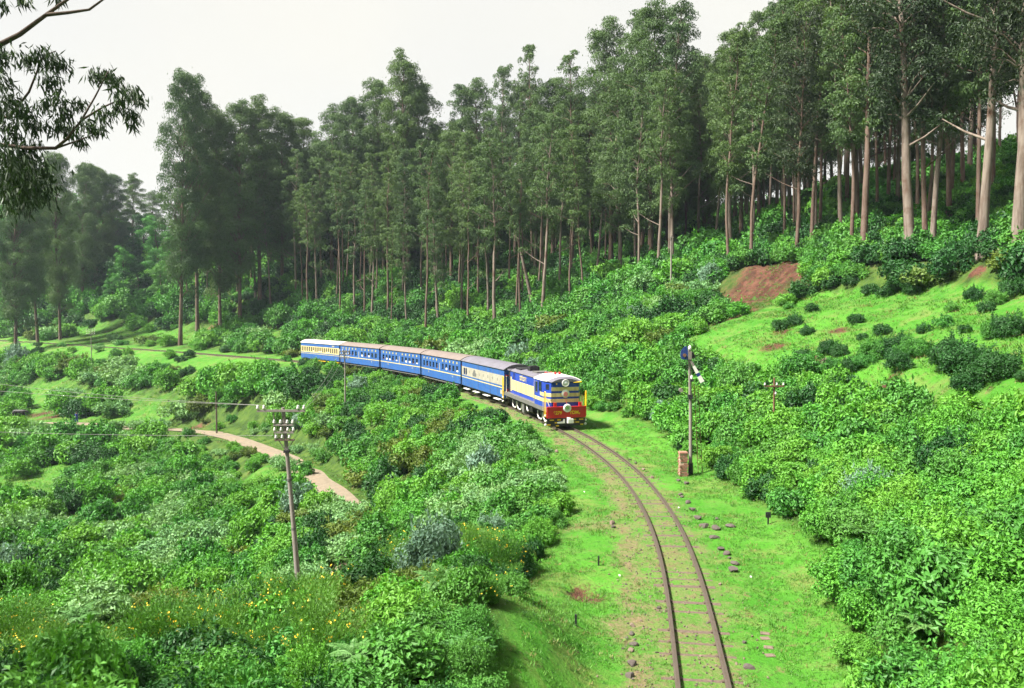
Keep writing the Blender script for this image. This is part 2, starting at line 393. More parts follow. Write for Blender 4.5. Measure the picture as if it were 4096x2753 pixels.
# ---- dirt road sheet
def road_material():
    m, n, o = new_mat("road_dirt")
    f = noise(n, 2.5, 6, .65); c = mixrgb(n, ramp(n, f, .3, .7), (.12, .095, .064), (.18, .145, .10))
    c = mixrgb(n, ramp(n, noise(n, .5, 3), .55, .75), c, (.19, .13, .085))
    b = N(n, "ShaderNodeBsdfPrincipled", Roughness=.95); n.links.new(c, b.inputs['Base Color'])
    bp = N(n, "ShaderNodeBump", Strength=.5, Distance=.05); n.links.new(f, bp.inputs['Height']); n.links.new(bp.outputs[0], b.inputs['Normal'])
    n.links.new(b.outputs[0], o.inputs['Surface']); return m
M['road'] = road_material()
_t = np.gradient(RP, axis=0); _t /= np.linalg.norm(_t, axis=1)[:, None]; _nr = np.c_[_t[:, 1], -_t[:, 0]]
ws = np.array([-1, -.5, 0, .5, 1.0]); rv = []
for i in range(len(RP)):
    wl = RW * (1 + .55 * (vnoise(np.array([i * .21]), np.array([3.]))[0] - .5)); wr = RW * (1 + .55 * (vnoise(np.array([i * .23]), np.array([9.]))[0] - .5))
    for w in ws:
        p = RP[i] + _nr[i] * w * (wl if w < 0 else wr); rv.append((p[0], p[1], RZ[i] + .0 + .03 * (1 - abs(w))))
k = len(ws); ii = np.arange(len(RP) * k).reshape(-1, k)
rq = np.stack([ii[:-1, :-1], ii[:-1, 1:], ii[1:, 1:], ii[1:, :-1]], -1).reshape(-1, 4)
road = link("dirt_road", np_mesh("dirt_road", np.array(rv), rq, M['road'], smooth=True)); tag(road, "pale dirt road winding along the valley below the train", None, kind="structure")
# ------------------------------------------------------------------ railway track
M['rail'] = paint("rail_steel", (.12, .098, .082), rough=.42, wear=.5, metal=.5, dirt=(.12, .06, .035), scale=2)
M['sleeper'] = paint("sleeper_rusty_steel", (.075, .052, .040), rough=.8, wear=.5, dirt=(.2, .15, .1), scale=3)
track = empty("railway_track", tuple(tr_at(0)[0])); tag(track, "single metre-gauge railway track curving away to the left", None, kind="structure")
RAIL_TOP = 0.115
def rail_mesh(off):
    A = np.arange(-24, 330, 1.0); prof = [(-.032, .115), (.032, .115), (.032, .085), (.012, .07), (.012, .02), (.06, 0), (.06, -.02), (-.06, -.02), (-.06, 0), (-.012, .02), (-.012, .07), (-.032, .085)]
    V = []; m = len(prof)
    for a in A:
        p, d = tr_at(a); nrm = Vector((d.y, -d.x, 0))
        for w, z in prof: q = p + nrm * (off + w); V.append((q.x, q.y, z))
    V = np.array(V) - np.array([*track.location])
    i = np.arange(len(A) - 1)[:, None] * m; j = np.arange(m)[None]; j2 = (j + 1) % m
    Q = np.stack([i + j, i + j2, i + m + j2, i + m + j], -1).reshape(-1, 4)
    return np_mesh("rail", V, Q, M['rail'])
for off in (-.53, .53): link("rail", rail_mesh(off), track)
# pressed steel sleepers, half sunk in grass and earth: hump section with closed ends
sm = MB(); hs = [(-.11, -.08), (-.085, .0), (-.05, .022), (.05, .022), (.085, .0), (.11, -.08)]
sm.prism(hs, 'y', -.88, .88)
for y in (-.53, .53): sm.box(-.06, .06, y - .11, y - .065, .02, .05); sm.box(-.06, .06, y + .065, y + .11, .02, .05)
sleeper_me = sm.mesh("sleeper", M['sleeper'])
a = -10.0; k_s = 0
while a < 150:
    p, d = tr_at(a + random.uniform(-.05, .05)); o = link("sleeper", sleeper_me, track, tuple(Vector((p.x, p.y, random.uniform(-.076, -.036))) - track.location))
    o.rotation_euler = (0, 0, math.atan2(d.y, d.x) + random.uniform(-.03, .03)); a += .66; k_s += 1

# ------------------------------------------------------------------ foliage
def unit(v): return v / np.maximum(np.linalg.norm(v, axis=1), 1e-9)[:, None]
def leaf_quads(C, D, Nrm, L, W, fold=.12):
    D = unit(D); S = unit(np.cross(D, Nrm)); U = np.cross(S, D)
    L = np.broadcast_to(L, len(C))[:, None]; W = np.broadcast_to(W, len(C))[:, None]
    mid = C + D * L * .45 + U * L * fold
    V = np.stack([C, mid + S * W * .5, C + D * L, mid - S * W * .5], 1).reshape(-1, 3)
    return V, np.arange(len(V)).reshape(-1, 4)
def rnd_dir(n): return unit(rng.normal(size=(n, 3)))
def clump(c, r, n, droop=.5, flat=.75, up=.25, loose=.7, inner=.35):
    """leaf positions, directions and normals spread through one billow of leaves"""
    o = rnd_dir(n); o[:, 2] = o[:, 2] * .9 + up; o = unit(o)
    rad = r * (1 - inner * rng.random(n) ** 1.6)[:, None] * rng.uniform(.86, 1.12, n)[:, None]
    C = np.asarray(c) + o * rad * np.array([1, 1, flat])
    t = unit(np.cross(o, rnd_dir(n))); D = t + np.array([0, 0, -droop]) + .3 * o
    return C, D, unit(o + loose * rng.normal(size=(n, 3)) * .5)

def bush_mesh(name, mat, n_leaf, L, W, shape='dome', seed=0, lobes=24, droop=.2):
    """a shrub about 2 m wide and 1.3 m high, origin at its foot"""
    Cs, Ds, Ns, T = [], [], [], []
    r0 = np.random.default_rng(seed)
    for i in range(lobes):
        a = r0.uniform(0, 6.283); 
        if shape == 'dome':
            e = r0.uniform(.0, 1.0); rr = .78 * math.sqrt(1 - .75 * e * e) * r0.uniform(.55, 1.05); z = .22 + .75 * e * r0.uniform(.75, 1.1); r = r0.uniform(.16, .46)
        elif shape == 'cone':
            e = i / lobes; rr = .5 * (1 - e) * r0.uniform(.4, 1); z = .2 + 1.7 * e; r = .42 * (1 - .75 * e) + .06
        else:
            e = r0.uniform(0, 1); rr = r0.uniform(.1, .95); z = .15 + .45 * r0.uniform(.3, 1); r = r0.uniform(.15, .40)
        n = int(n_leaf / lobes * (.35 + r * 2.0)); C, D, Nn = clump((rr * math.cos(a), rr * math.sin(a), z), r, n, droop, .8)
        Cs.append(C); Ds.append(D); Ns.append(Nn); T.append(np.clip(r0.uniform(.15, .75) + rng.normal(size=n) * .2, 0, 1))
    tips = np.concatenate(Cs); k = max(14, n_leaf // 130)      # twigs standing out of the mass
    for i in range(k):
        b = tips[r0.integers(len(tips))]; ax = b - np.array([0, 0, -.1]); ax = ax / np.linalg.norm(ax) + np.array([0, 0, .7]) + r0.normal(size=3) * .4; ax /= np.linalg.norm(ax)
        m = 16; tt = np.linspace(.0, r0.uniform(.14, .42), m); Cs.append(b + tt[:, None] * ax + r0.normal(size=(m, 3)) * .015)
        Ds.append(ax * .6 + r0.normal(size=(m, 3)) * .7); Ns.append(rnd_dir(m)); T.append(np.clip(.7 + .2 * r0.normal(size=m), 0, 1))
    C = np.concatenate(Cs); C[:, 2] = np.abs(C[:, 2]) ; D = np.concatenate(Ds); Nn = np.concatenate(Ns); t = np.concatenate(T)
    V, Q = leaf_quads(C, D, Nn, L * rng.uniform(.6, 1.3, len(C)), W * rng.uniform(.7, 1.2, len(C)))
    return np_mesh(name, V, Q, mat, t)

G = {
 'bright': leaf_mat("leaf_bright_green", (.030, .150, .016), (.110, .350, .038), .27, alt=(.15, .31, .035)),
 'mid':    leaf_mat("leaf_mid_green", (.020, .110, .016), (.072, .260, .038), .25, alt=(.10, .24, .035)),
 'sage':   leaf_mat("leaf_sage_green", (.060, .170, .055), (.180, .350, .135), .22, alt=(.19, .33, .11)),
 'dark':   leaf_mat("leaf_dark_green", (.008, .050, .010), (.024, .105, .020), .22, alt=(.03, .10, .018)),
 'silver': leaf_mat("leaf_silver_blue", (.070, .150, .100), (.180, .290, .215), .2, hue=.3, alt=(.13, .26, .12)),
 'olive':  leaf_mat("leaf_olive", (.034, .085, .012), (.100, .170, .028), .25),
 'gum':    leaf_mat("leaf_gum_tree", (.030, .070, .024), (.092, .165, .058), .26, hue=.55, alt=(.10, .165, .036), spec=.3),
 'gumdark': leaf_mat("leaf_gum_dark_and_shaded", (.012, .030, .011), (.036, .068, .025), .2, hue=.4, alt=(.04, .05, .02)),  # darker gum leaves; also carries the shade of the right-hand crowns
 'fern':   leaf_mat("leaf_fern", (.035, .130, .030), (.110, .270, .080), .35),
 'broom':  leaf_mat("leaf_broom", (.020, .090, .012), (.085, .240, .030), .25),
 'straw':  leaf_mat("leaf_straw", (.085, .10, .03), (.20, .19, .07), .3, hue=.3),
 'grass':  leaf_mat("leaf_grass", (.018, .095, .008), (.085, .240, .024), .3, hue=.5, alt=(.10, .2, .03)),
}
def plain(name, col, rough=.6):
    m, n, o = new_mat(name); b = N(n, "ShaderNodeBsdfPrincipled", Roughness=rough); oi = n.nodes.new("ShaderNodeObjectInfo")
    c = mixrgb(n, ramp(n, noise(n, 30, 2), .3, .7), tuple(x * .8 for x in col), col); n.links.new(c, b.inputs['Base Color']); n.links.new(b.outputs[0], o.inputs['Surface']); return m
M['yellow_petal'] = plain("petal_yellow", (.75, .52, .02)); M['orange_petal'] = plain("petal_orange", (.75, .25, .03))
M['stem'] = plain("stem_brown", (.06, .04, .025), .9)

# far, middle and near detail of each shrub kind
KIND = ['bright', 'mid', 'sage', 'dark', 'silver', 'olive']
SHAPE = {'bright': 'dome', 'mid': 'dome', 'sage': 'spread', 'dark': 'dome', 'silver': 'dome', 'olive': 'spread'}
FAR = {}; MIDM = {}; NEAR = {}
for i, kd in enumerate(KIND):
    FAR[kd] = [bush_mesh(f"{kd}_far", G[kd], 1900, .17, .095, SHAPE[kd], 10 + i * 3 + j) for j in range(3)]
    MIDM[kd] = [bush_mesh(f"{kd}_shrub", G[kd], 6500, .105, .056, SHAPE[kd], 50 + i * 3 + j, 34) for j in range(3)]
for kd in ('bright', 'mid', 'dark', 'sage', 'olive', 'silver'):
    NEAR[kd] = [bush_mesh(f"{kd}_close", G[kd], 13000, .080, .042, 'dome', 90, 44), bush_mesh(f"{kd}_broadleaf", G[kd], 3600, .150, .082, 'dome', 95, 52, .45), bush_mesh(f"{kd}_open", G[kd], 5200, .115, .060, 'spread', 98, 40, .3)]

def broom_mesh(seed, n=7500, h=1.3):
    """upright whippy shrub; returns green shoots and yellow flowers"""
    r = np.random.default_rng(seed); a = r.uniform(0, 6.283, n); rad = .62 * r.random(n) ** .6; z = r.uniform(.05, .85, n) * h * (.75 + .5 * vnoise(a * 1.6 + seed, np.full(n, seed * .7)))
    C = np.c_[rad * np.cos(a) * (.5 + z / h), rad * np.sin(a) * (.5 + z / h), z]
    D = np.c_[np.cos(a) * .6, np.sin(a) * .6, np.ones(n)] + r.normal(size=(n, 3)) * .6
    V, Q = leaf_quads(C, D, r.normal(size=(n, 3)), .085 * r.uniform(.5, 1.5, n), .015 * r.uniform(.7, 1.6, n), .02)
    g = np_mesh("broom_shoots", V, Q, G['broom'], r.random(n))
    k = 30; a = r.uniform(0, 6.283, k); rad = .75 * np.sqrt(r.random(k)); z = h * r.uniform(.35, 1.0, k)
    C = np.c_[rad * np.cos(a) * 1.2, rad * np.sin(a) * 1.2, z]; C = np.repeat(C, 3, 0) + r.normal(size=(3 * k, 3)) * .02
    V, Q = leaf_quads(C, r.normal(size=(3 * k, 3)), r.normal(size=(3 * k, 3)), .042, .036)
    return g, np_mesh("broom_flowers", V, Q, M['yellow_petal'])
BROOM = [broom_mesh(300 + i) for i in range(3)]

def fern_mesh(seed, nf=13, flen=1.0):
    r = np.random.default_rng(seed); Cs, Ds, Ns, Ls = [], [], [], []
    for i in range(nf):
        a = 6.283 * i / nf + r.uniform(-.2, .2); el = r.uniform(.5, 1.15); ln = flen * r.uniform(.7, 1.15)
        for t in np.linspace(.12, 1, 26):
            p = np.array([math.cos(a), math.sin(a), 0]) * ln * t * math.cos(el * (1 - .5 * t)) + np.array([0, 0, 1]) * ln * (t * math.sin(el) - .55 * t * t)
            d = np.array([math.cos(a), math.sin(a), .2 - .9 * t]); s = np.array([-math.sin(a), math.cos(a), 0]); L = .27 * ln * (1 - t) ** .7 * min(1, t * 5) + .02
            for sg in (-1, 1): Cs.append(p); Ds.append(s * sg + d * .45 + r.normal(size=3) * .06); Ns.append(np.array([0, 0, 1]) + r.normal(size=3) * .2); Ls.append(L)
    V, Q = leaf_quads(np.array(Cs), np.array(Ds), np.array(Ns), np.array(Ls), np.array(Ls) * .26 + .012, .05)
    V[:, 2] = np.maximum(V[:, 2], .0)
    return np_mesh("fern", V, Q, G['fern'], rng.random(len(Q)))
FERN = [fern_mesh(400 + i) for i in range(2)]

def tuft_mesh(seed, n=14, h=.11, mat=None):
    r = np.random.default_rng(seed); a = r.uniform(0, 6.283, n); C = np.c_[r.normal(size=(n, 2)) * .07, np.zeros(n)]
    D = np.c_[np.cos(a) * .6, np.sin(a) * .6, np.ones(n)]
    V, Q = leaf_quads(C, D, np.c_[np.cos(a), np.sin(a), np.zeros(n)], h * r.uniform(.5, 1.3, n), .016, .1)
    return np_mesh("grass_tuft", V, Q, mat, r.random(n))

# ---- one object that scatters ground cover nobody could count
def scatter(name, label, pts, rot, scl, idx, meshes):
    protos = bpy.data.collections.new(name + "_kinds")
    for i, me in enumerate(meshes):
        protos.objects.link(bpy.data.objects.new(f"{name}_kind_{i:02d}", me))
    me = bpy.data.meshes.new(name); me.vertices.add(len(pts)); me.vertices.foreach_set("co", np.asarray(pts, np.float32).ravel())
    for nm, ty, arr in (("rot", 'FLOAT_VECTOR', rot), ("scl", 'FLOAT_VECTOR', scl), ("idx", 'INT', idx)):
        at = me.attributes.new(nm, ty, 'POINT'); at.data.foreach_set("vector" if ty == 'FLOAT_VECTOR' else "value", np.asarray(arr, np.int32 if ty == 'INT' else np.float32).ravel())
    o = link(name, me); g = bpy.data.node_groups.new(name + "_nodes", 'GeometryNodeTree')
    g.interface.new_socket("Geometry", in_out='INPUT', socket_type='NodeSocketGeometry'); g.interface.new_socket("Geometry", in_out='OUTPUT', socket_type='NodeSocketGeometry')
    gi, go = g.nodes.new("NodeGroupInput"), g.nodes.new("NodeGroupOutput"); iop = g.nodes.new("GeometryNodeInstanceOnPoints")
    ci = g.nodes.new("GeometryNodeCollectionInfo"); ci.inputs['Collection'].default_value = protos; ci.inputs['Separate Children'].default_value = True; ci.inputs['Reset Children'].default_value = True
    def na(nm, ty): x = g.nodes.new("GeometryNodeInputNamedAttribute"); x.data_type = ty; x.inputs['Name'].default_value = nm; return x.outputs['Attribute']
    e2r = g.nodes.new("FunctionNodeEulerToRotation"); g.links.new(na("rot", 'FLOAT_VECTOR'), e2r.inputs[0])
    g.links.new(gi.outputs[0], iop.inputs['Points']); g.links.new(ci.outputs[0], iop.inputs['Instance']); iop.inputs['Pick Instance'].default_value = True
    g.links.new(na("idx", 'INT'), iop.inputs['Instance Index']); g.links.new(e2r.outputs[0], iop.inputs['Rotation']); g.links.new(na("scl", 'FLOAT_VECTOR'), iop.inputs['Scale'])
    g.links.new(iop.outputs[0], go.inputs[0])
    md = o.modifiers.new("scatter", 'NODES'); md.node_group = g
    tag(o, label, None, kind="stuff"); return o

def in_view(x, y, m=1.12):
    return (y > 1.0) & (np.abs(x) < y * .643 * m + 3)

# ---- where shrubs grow
def jitter_grid(x0, x1, y0, y1, st):
    X, Y = np.meshgrid(np.arange(x0, x1, st), np.arange(y0, y1, st)); X = X.ravel() + rng.uniform(-.45, .45, X.size) * st; Y = Y.ravel() + rng.uniform(-.45, .45, Y.size) * st
    return X, Y
def shrub_density(x, y, s, a):
    q = -s; n1 = fbm(x * .09 + 3, y * .09 + 8); n2 = fbm(x * .045 + 5, y * .045)
    d = np.zeros(len(x))
    hill = s > 0
    d = np.where(hill & (s > edgeR(a) + .5), .95, d)
    d = np.where(hill & (s > 12.3) & (s < 26) & (a < 46), .045, d)
    d = np.where(hill & (a > 88) & (s > 9.5) & (s < 17) & (a < 150), .10, d)
    d = np.where(hill & (a > 150) & (s > 5) & (s < 20), np.where(n1 > .52, .7, .06), d)
    d = np.where(~hill & (q > edgeL(a) + .5), .95, d)
    d = np.where(~hill & (q > 13) & (n2 < .44), .25, d)
    d = np.where(~hill & (a > 108) & (q < 8), np.where(n1 > .5, .55, .12), d)
    d = np.where(~hill & (a > 108) & (q < 4.5), .06, d)
    rd, _ = road_d(x, y); d = np.where(rd < RW + 1.0, 0, d)
    for u_, v_, r_ in ((2330, 2380, 1.0), (2200, 2330, 1.2), (2120, 2480, 1.3), (3010, 1150, 5.5), (2950, 1220, 4.5), (3060, 1200, 4.0), (2960, 1280, 3.0), (2920, 1300, 2.0), (3100, 1120, 3), (120, 1640, 4.5), (75, 1705, 4.5), (180, 1725, 4), (290, 1712, 4.5), (420, 1715, 4), (75, 1680, 3), (150, 2000, 4), (330, 2090, 3), (20, 1960, 4), (90, 1270, 9), (700, 1600, 4), (850, 1470, 4), (1100, 1490, 3), (250, 1310, 6), (620, 1640, 3), (700, 1580, 2.0), (960, 1250, 3.5)):
        p = spot(u_, v_); d = np.where(np.hypot(x - p.x, y - p.y) < r_, d * (.10 if r_ > 2.4 and u_ > 2800 else .04), d)
    return d
def shrub_kind(x, y, s, a):
    n1 = fbm(x * .13 + 21, y * .13 + 4); n2 = fbm(x * .3 + 9, y * .3 + 70); r = rng.random(len(x))
    k = np.zeros(len(x), int)
    k = np.where(n2 > .52, 1, k); k = np.where((n1 > .56) & (r < .75), 2, k); k = np.where((n1 < .40) & (r < .5), 3, k)
    k = np.where((n2 < .37) & (r < .55), 5, k); k = np.where(r > .993, 4, k)
    right = (s > 0) & (a < 55) & (s < 13)
    k = np.where(right & (k == 5), 0, k); k = np.where(right & (r < .45), 0, k); k = np.where(right & (r > .45) & (r < .75), 1, k); k = np.where(right & (r > .75) & (r < .84), 3, k)
    k = np.where((s > 12.3) & (s < 26) & (a < 46), np.where(r < .7, 3, 1), k)
    k = np.where((s > 27) & (a < 70), np.where(r < .4, 3, np.where(r < .85, 1, 0)), k)
    k = np.where((s > 17) & (a >= 70), np.where(r < .35, 3, np.where(r < .8, 1, 0)), k)
    return k
bx, by, bs = [], [], []
for (x0, x1, y0, y1, st) in ((-14, 24, 5, 45, 1.05), (-60, 60, 45, 95, 1.55), (-40, 30, 20, 45, 1.35), (-150, 90, 95, 190, 2.5), (-190, 60, 190, 300, 4.2)):
    X, Y = jitter_grid(x0, x1, y0, y1, st)
    if st == 1.35: 
        kp = ~((X > -14) & (X < 24)); X, Y = X[kp], Y[kp]
    bx.append(X); by.append(Y); bs.append(np.full(len(X), st))
bx, by, bs = map(np.concatenate, (bx, by, bs))
kp = in_view(bx, by); bx, by, bs = bx[kp], by[kp], bs[kp]
sS, sA = track_sd(bx, by); den = shrub_density(bx, by, sS, sA)
nr_ = np.zeros(len(bx)); rdist, _ = road_d(bx, by); rdb, _ = road_d(bx * (1 + 9 / np.hypot(bx, by)), by * (1 + 9 / np.hypot(bx, by))); low = (np.minimum(rdist, rdb) < 3.8) & (by > 70)
den = np.where(low & (rng.random(len(bx)) < np.where(bx < -40, .8, .35)), 0, den)
kp = rng.random(len(bx)) < den; low = low[kp]; bx, by, bs, sS, sA = (v[kp] for v in (bx, by, bs, sS, sA))
kd = shrub_kind(bx, by, sS, sA)
dist0 = np.hypot(bx, by); scl = bs * rng.uniform(.55, 1.15, len(bx))
scl = np.where((sS > 12.3) & (sS < 26) & (sA < 46), rng.uniform(.3, .8, len(bx)), scl)
near_edge = np.where(sS > 0, sS - edgeR(sA), -sS - edgeL(sA)); scl *= np.where((sS > 0) & (sA < 10), np.clip(.75 + near_edge * .22, .75, 1.1), np.clip(.5 + near_edge * .22, .5, 1))
scl = np.where((sS < 0) & (sS > -9) & (sA > 40), np.minimum(scl, 1.15), scl)
scl = np.where(low, np.minimum(scl, .8), scl); scl = np.where((sA > 108) & (sS < 0) & (sS > -9), np.minimum(scl, 1.0), scl)
scl = np.where((dist0 < 21) & (sS < 0), scl * .8, scl)
hz = scl * np.where(kd == 4, 1.5, rng.uniform(.75, 1.25, len(bx)))
bz = ground_h(bx, by) - .06
dist = np.hypot(bx, by)
# nothing may stand in front of the lens or between rails
# bushes surveyed on the terrace
_tb = [(3550, 1185, 1.1), (3655, 1180, 1.35), (3480, 1180, .9), (3900, 1205, 1.0), (3985, 1225, 1.0), (4060, 1190, 1.3), (3420, 1295, .8), (3530, 1340, .8), (3450, 1360, .5), (3770, 1312, .8), (3945, 1250, .7), (4040, 1350, 1.3), (3310, 1420, 1.0), (3360, 1425, .9), (3500, 1440, 1.3), (3580, 1430, 1.4), (3650, 1430, 1.3), (3600, 1480, 1.1), (3820, 1480, 1.7), (3880, 1510, 1.6), (3980, 1515, 1.3), (3330, 1480, .9), (3400, 1490, 1.0), (3230, 1340, .7), (3170, 1300, .9), (3120, 1320, .9), (3400, 1150, 1.1), (3290, 1120, 1.3), (3330, 1150, 1.2), (3700, 1330, .6), (3860, 1330, .5)]
_rb = [(1390, 2095, 1.5), (1450, 2090, 1.5), (1340, 2100, 1.4), (1510, 2110, 1.6), (1290, 2080, 1.3), (1430, 2130, 1.5), (1370, 2140, 1.5), (1150, 1905, 1.3), (1210, 1925, 1.2), (1120, 1880, 1.2), (560, 1730, 1.8), (620, 1735, 2.0), (470, 1720, 1.6), (140, 1725, 1.8), (220, 1735, 1.5), (1400, 2180, 1.5), (1450, 2205, 1.4), (1355, 2215, 1.5), (1405, 2245, 1.5), (1450, 2260, 1.4), (1380, 2285, 1.4), (1310, 2150, 1.4)]
_tb = _tb + _rb; ntb = len(_tb) - len(_rb)
_tp = [spot(u_, v_) for u_, v_, _ in _tb]; tbx = np.array([p.x for p in _tp]); tby = np.array([p.y for p in _tp]); ts = np.array([t[2] for t in _tb]); tS, tA = track_sd(tbx, tby)
bx = np.r_[bx, tbx]; by = np.r_[by, tby]; bz = np.r_[bz, ground_h(tbx, tby) - .06]; bs = np.r_[bs, ts]; isT = np.arange(len(ts)) < ntb; sS = np.r_[sS, np.where(isT, np.clip(tS, 12.5, 25.5), tS)]; sA = np.r_[sA, np.where(isT, np.minimum(tA, 45), tA)]; kd = np.r_[kd, np.where(isT, np.where(rng.random(len(ts)) < .7, 3, 1), rng.choice([1, 2, 2, 5], len(ts)))]; scl = np.r_[scl, ts * np.where(isT, .72, .85)]; hz = np.r_[hz, ts * np.where(isT, .75, .85)]; dist = np.hypot(bx, by)
kp = (dist > 6.0) & ~((dist < 11) & (bz + hz * 1.4 > CAM_Z - .42 * by)); bx, by, bz, bs, sS, sA, kd, scl, hz, dist = (v[kp] for v in (bx, by, bz, bs, sS, sA, kd, scl, hz, dist))
# the terrace bushes and those that show largest are things of their own
px = bx / by; py = (bz + hz - CAM_Z) / by
vis = (np.abs(px) < .66) & (py > -.50) & (py < .45)
terr = (sS > 12.3) & (sS < 26) & (sA < 46)
size = np.where(vis, scl / dist, 0) * np.where(terr, 2.5, 1.0)
order = np.argsort(-size); solo = np.zeros(len(bx), bool); solo[order[:225]] = True
print("SHRUBS", len(bx), "solo", solo.sum(), "solo far", dist[solo].max())

COLOUR = {'bright': 'bright green', 'mid': 'mid green', 'sage': 'pale sage green', 'dark': 'dark green', 'silver': 'silvery blue green', 'olive': 'olive green'}
for i in np.nonzero(solo)[0]:
    k_ = KIND[kd[i]]
    if dist[i] < 19 and k_ in NEAR: me = NEAR[k_][random.choice((0, 1, 1, 2))]
    else: me = MIDM[k_][random.randrange(3)]
    o = link("shrub", me, None, (bx[i], by[i], bz[i])); o.rotation_euler = (0, 0, random.uniform(0, 6.28)); o.scale = (scl[i], scl[i] * random.uniform(.85, 1.15), hz[i])
    if terr[i]: tag(o, f"{COLOUR[k_]} bush standing alone on the grassy terrace below the tall trees", "shrub", "bushes dotted over the grass terrace")
    elif sS[i] > 0: tag(o, f"{COLOUR[k_]} shrub in the dense thicket on the slope right of the track", "shrub", "shrubs on the slope right of the track")
    elif dist[i] < 22: tag(o, f"{COLOUR[k_]} shrub in the near thicket left of the track", "shrub", "foreground shrubs left of the track")
    else: tag(o, f"{COLOUR[k_]} shrub on the bank falling from the track to the valley", "shrub", "shrubs on the valley bank")
r_ = ~solo; n_ = r_.sum()
scatter("undergrowth", "mass of low shrubs covering the valley, banks and forest floor", np.c_[bx, by, bz][r_], np.c_[np.zeros(n_), np.zeros(n_), rng.uniform(0, 6.28, n_)],
        np.c_[scl, scl, hz][r_] * 1.08, kd[r_] * 6 + rng.integers(0, 3, n_) + np.where(dist[r_] < 30, 3, 0), [m_ for k_ in KIND for m_ in (*FAR[k_], *MIDM[k_])])

# ---- short grass on the verge
X, Y = jitter_grid(-6, 14, 13, 56, .125); s_, a_ = track_sd(X, Y)
kp = in_view(X, Y, 1.02) & (s_ < edgeR(a_) + 1.2) & (-s_ < edgeL(a_) + 1.5) & (np.abs(s_) > .62) & (rng.random(len(X)) < np.clip(1.1 - Y / 70, .2, 1) * np.where(np.abs(s_) < 1.9, .35, .8) * (fbm(X * .7, Y * .7) > .40))
X, Y = X[kp], Y[kp]; n_ = len(X); print("TUFTS", n_)
gsc = rng.uniform(.4, 1.5, n_) * (1 + .35 * (Y / 40)) * .8
# coarser tufts on the terrace, the slopes and the meadows
mX, mY, mS = [], [], []
for (x0, x1, y0, y1, st_, k_) in ((4, 46, 22, 80, .33, 2.4), (-60, 10, 40, 100, .62, 3.4), (-150, 0, 100, 220, 1.1, 5.0)):
    A_, B_ = jitter_grid(x0, x1, y0, y1, st_); q_ = in_view(A_, B_, 1.02); A_, B_ = A_[q_], B_[q_]; ss, aa = track_sd(A_, B_); dd_ = shrub_density(A_, B_, ss, aa); rr_, _ = road_d(A_, B_)
    q_ = (dd_ < .45) & (np.abs(ss) > 9.5) & (rr_ > RW + .4) & (rng.random(len(A_)) < .22 + .65 * (fbm(A_ * .5, B_ * .5) > .5)); mX.append(A_[q_]); mY.append(B_[q_]); mS.append(rng.uniform(.5, 1.2, q_.sum()) * k_)
X = np.r_[X, np.concatenate(mX)]; Y = np.r_[Y, np.concatenate(mY)]; gsc = np.r_[gsc, np.concatenate(mS)]; n_ = len(X); print("TUFTS", n_)
scatter("grass", "short cropped grass along the track, terrace and meadows", np.c_[X, Y, ground_h(X, Y) - .01], np.c_[rng.normal(size=(n_, 2)) * .15, rng.uniform(0, 6.28, n_)], np.c_[gsc, gsc, gsc * .7], np.where(rng.random(n_) < .1, 3, rng.integers(0, 3, n_)), [tuft_mesh(500 + i, mat=G['grass'] if i < 3 else G['straw']) for i in range(4)])

# ---- foreground plants: broom with yellow flowers, ferns, on the near bank
def plant_broom(x, y, sc, label, group):
    g, f = BROOM[random.randrange(3)]; e = empty("broom_bush", (x, y, gz(x, y) - .05), random.uniform(0, 6.28)); e.scale = (sc, sc, sc * random.uniform(.8, 1.2)); e.rotation_euler[0] = random.gauss(0, .12); e.rotation_euler[1] = random.gauss(0, .12)
    link("shoots", g, e); tag(link("flowers", f, e), kind="stuff"); tag(e, label, "shrub", group)
nb = 0
for i in range(400):
    v = random.uniform(2000, 2753); u = random.uniform(-40, 2050)
    if u > 1300 and v > 2420: continue
    if nb >= 75: break
    p = spot(u, v); s1, a1 = track_sd(p.x, p.y)
    if -s1[0] < edgeL(a1)[0] + .6 or p.y > 34: continue
    plant_broom(p.x, p.y, random.uniform(.6, 1.15), "broom bush with upright shoots and small yellow flowers in the foreground", "yellow-flowered broom in the foreground"); nb += 1
nf = 0
for i in range(300):
    v = random.uniform(2150, 2753); u = random.uniform(300, 2050) if i % 3 else random.uniform(3350, 3700)
    if nf >= 44: break
    p = spot(u, v + 40); s1, a1 = track_sd(p.x, p.y)
    if (s1[0] < 0 and -s1[0] < edgeL(a1)[0] + .2) or (s1[0] > 0 and s1[0] < edgeR(a1)[0] + 1.0): continue
    o = link("fern", FERN[nf % 2], None, (p.x, p.y, gz(p.x, p.y) + random.uniform(.35, .8))); o.rotation_euler = (random.uniform(-.2, .2), random.uniform(-.2, .2), random.uniform(0, 6.28)); o.scale = (random.uniform(.4, .95),) * 3
    tag(o, "arching pale green fern among the foreground shrubs", "fern", "ferns in the foreground"); nf += 1
# ------------------------------------------------------------------ gum trees
M['bark'] = bark_mat("bark_pale_gum", (.105, .080, .066), (.20, .165, .140), (.085, .048, .034))
M['barkr'] = bark_mat("bark_reddish_gum", (.085, .056, .044), (.155, .115, .094), (.07, .036, .026))
M['barkd'] = bark_mat("bark_dark", (.055, .04, .032), (.11, .085, .07), (.05, .03, .02))

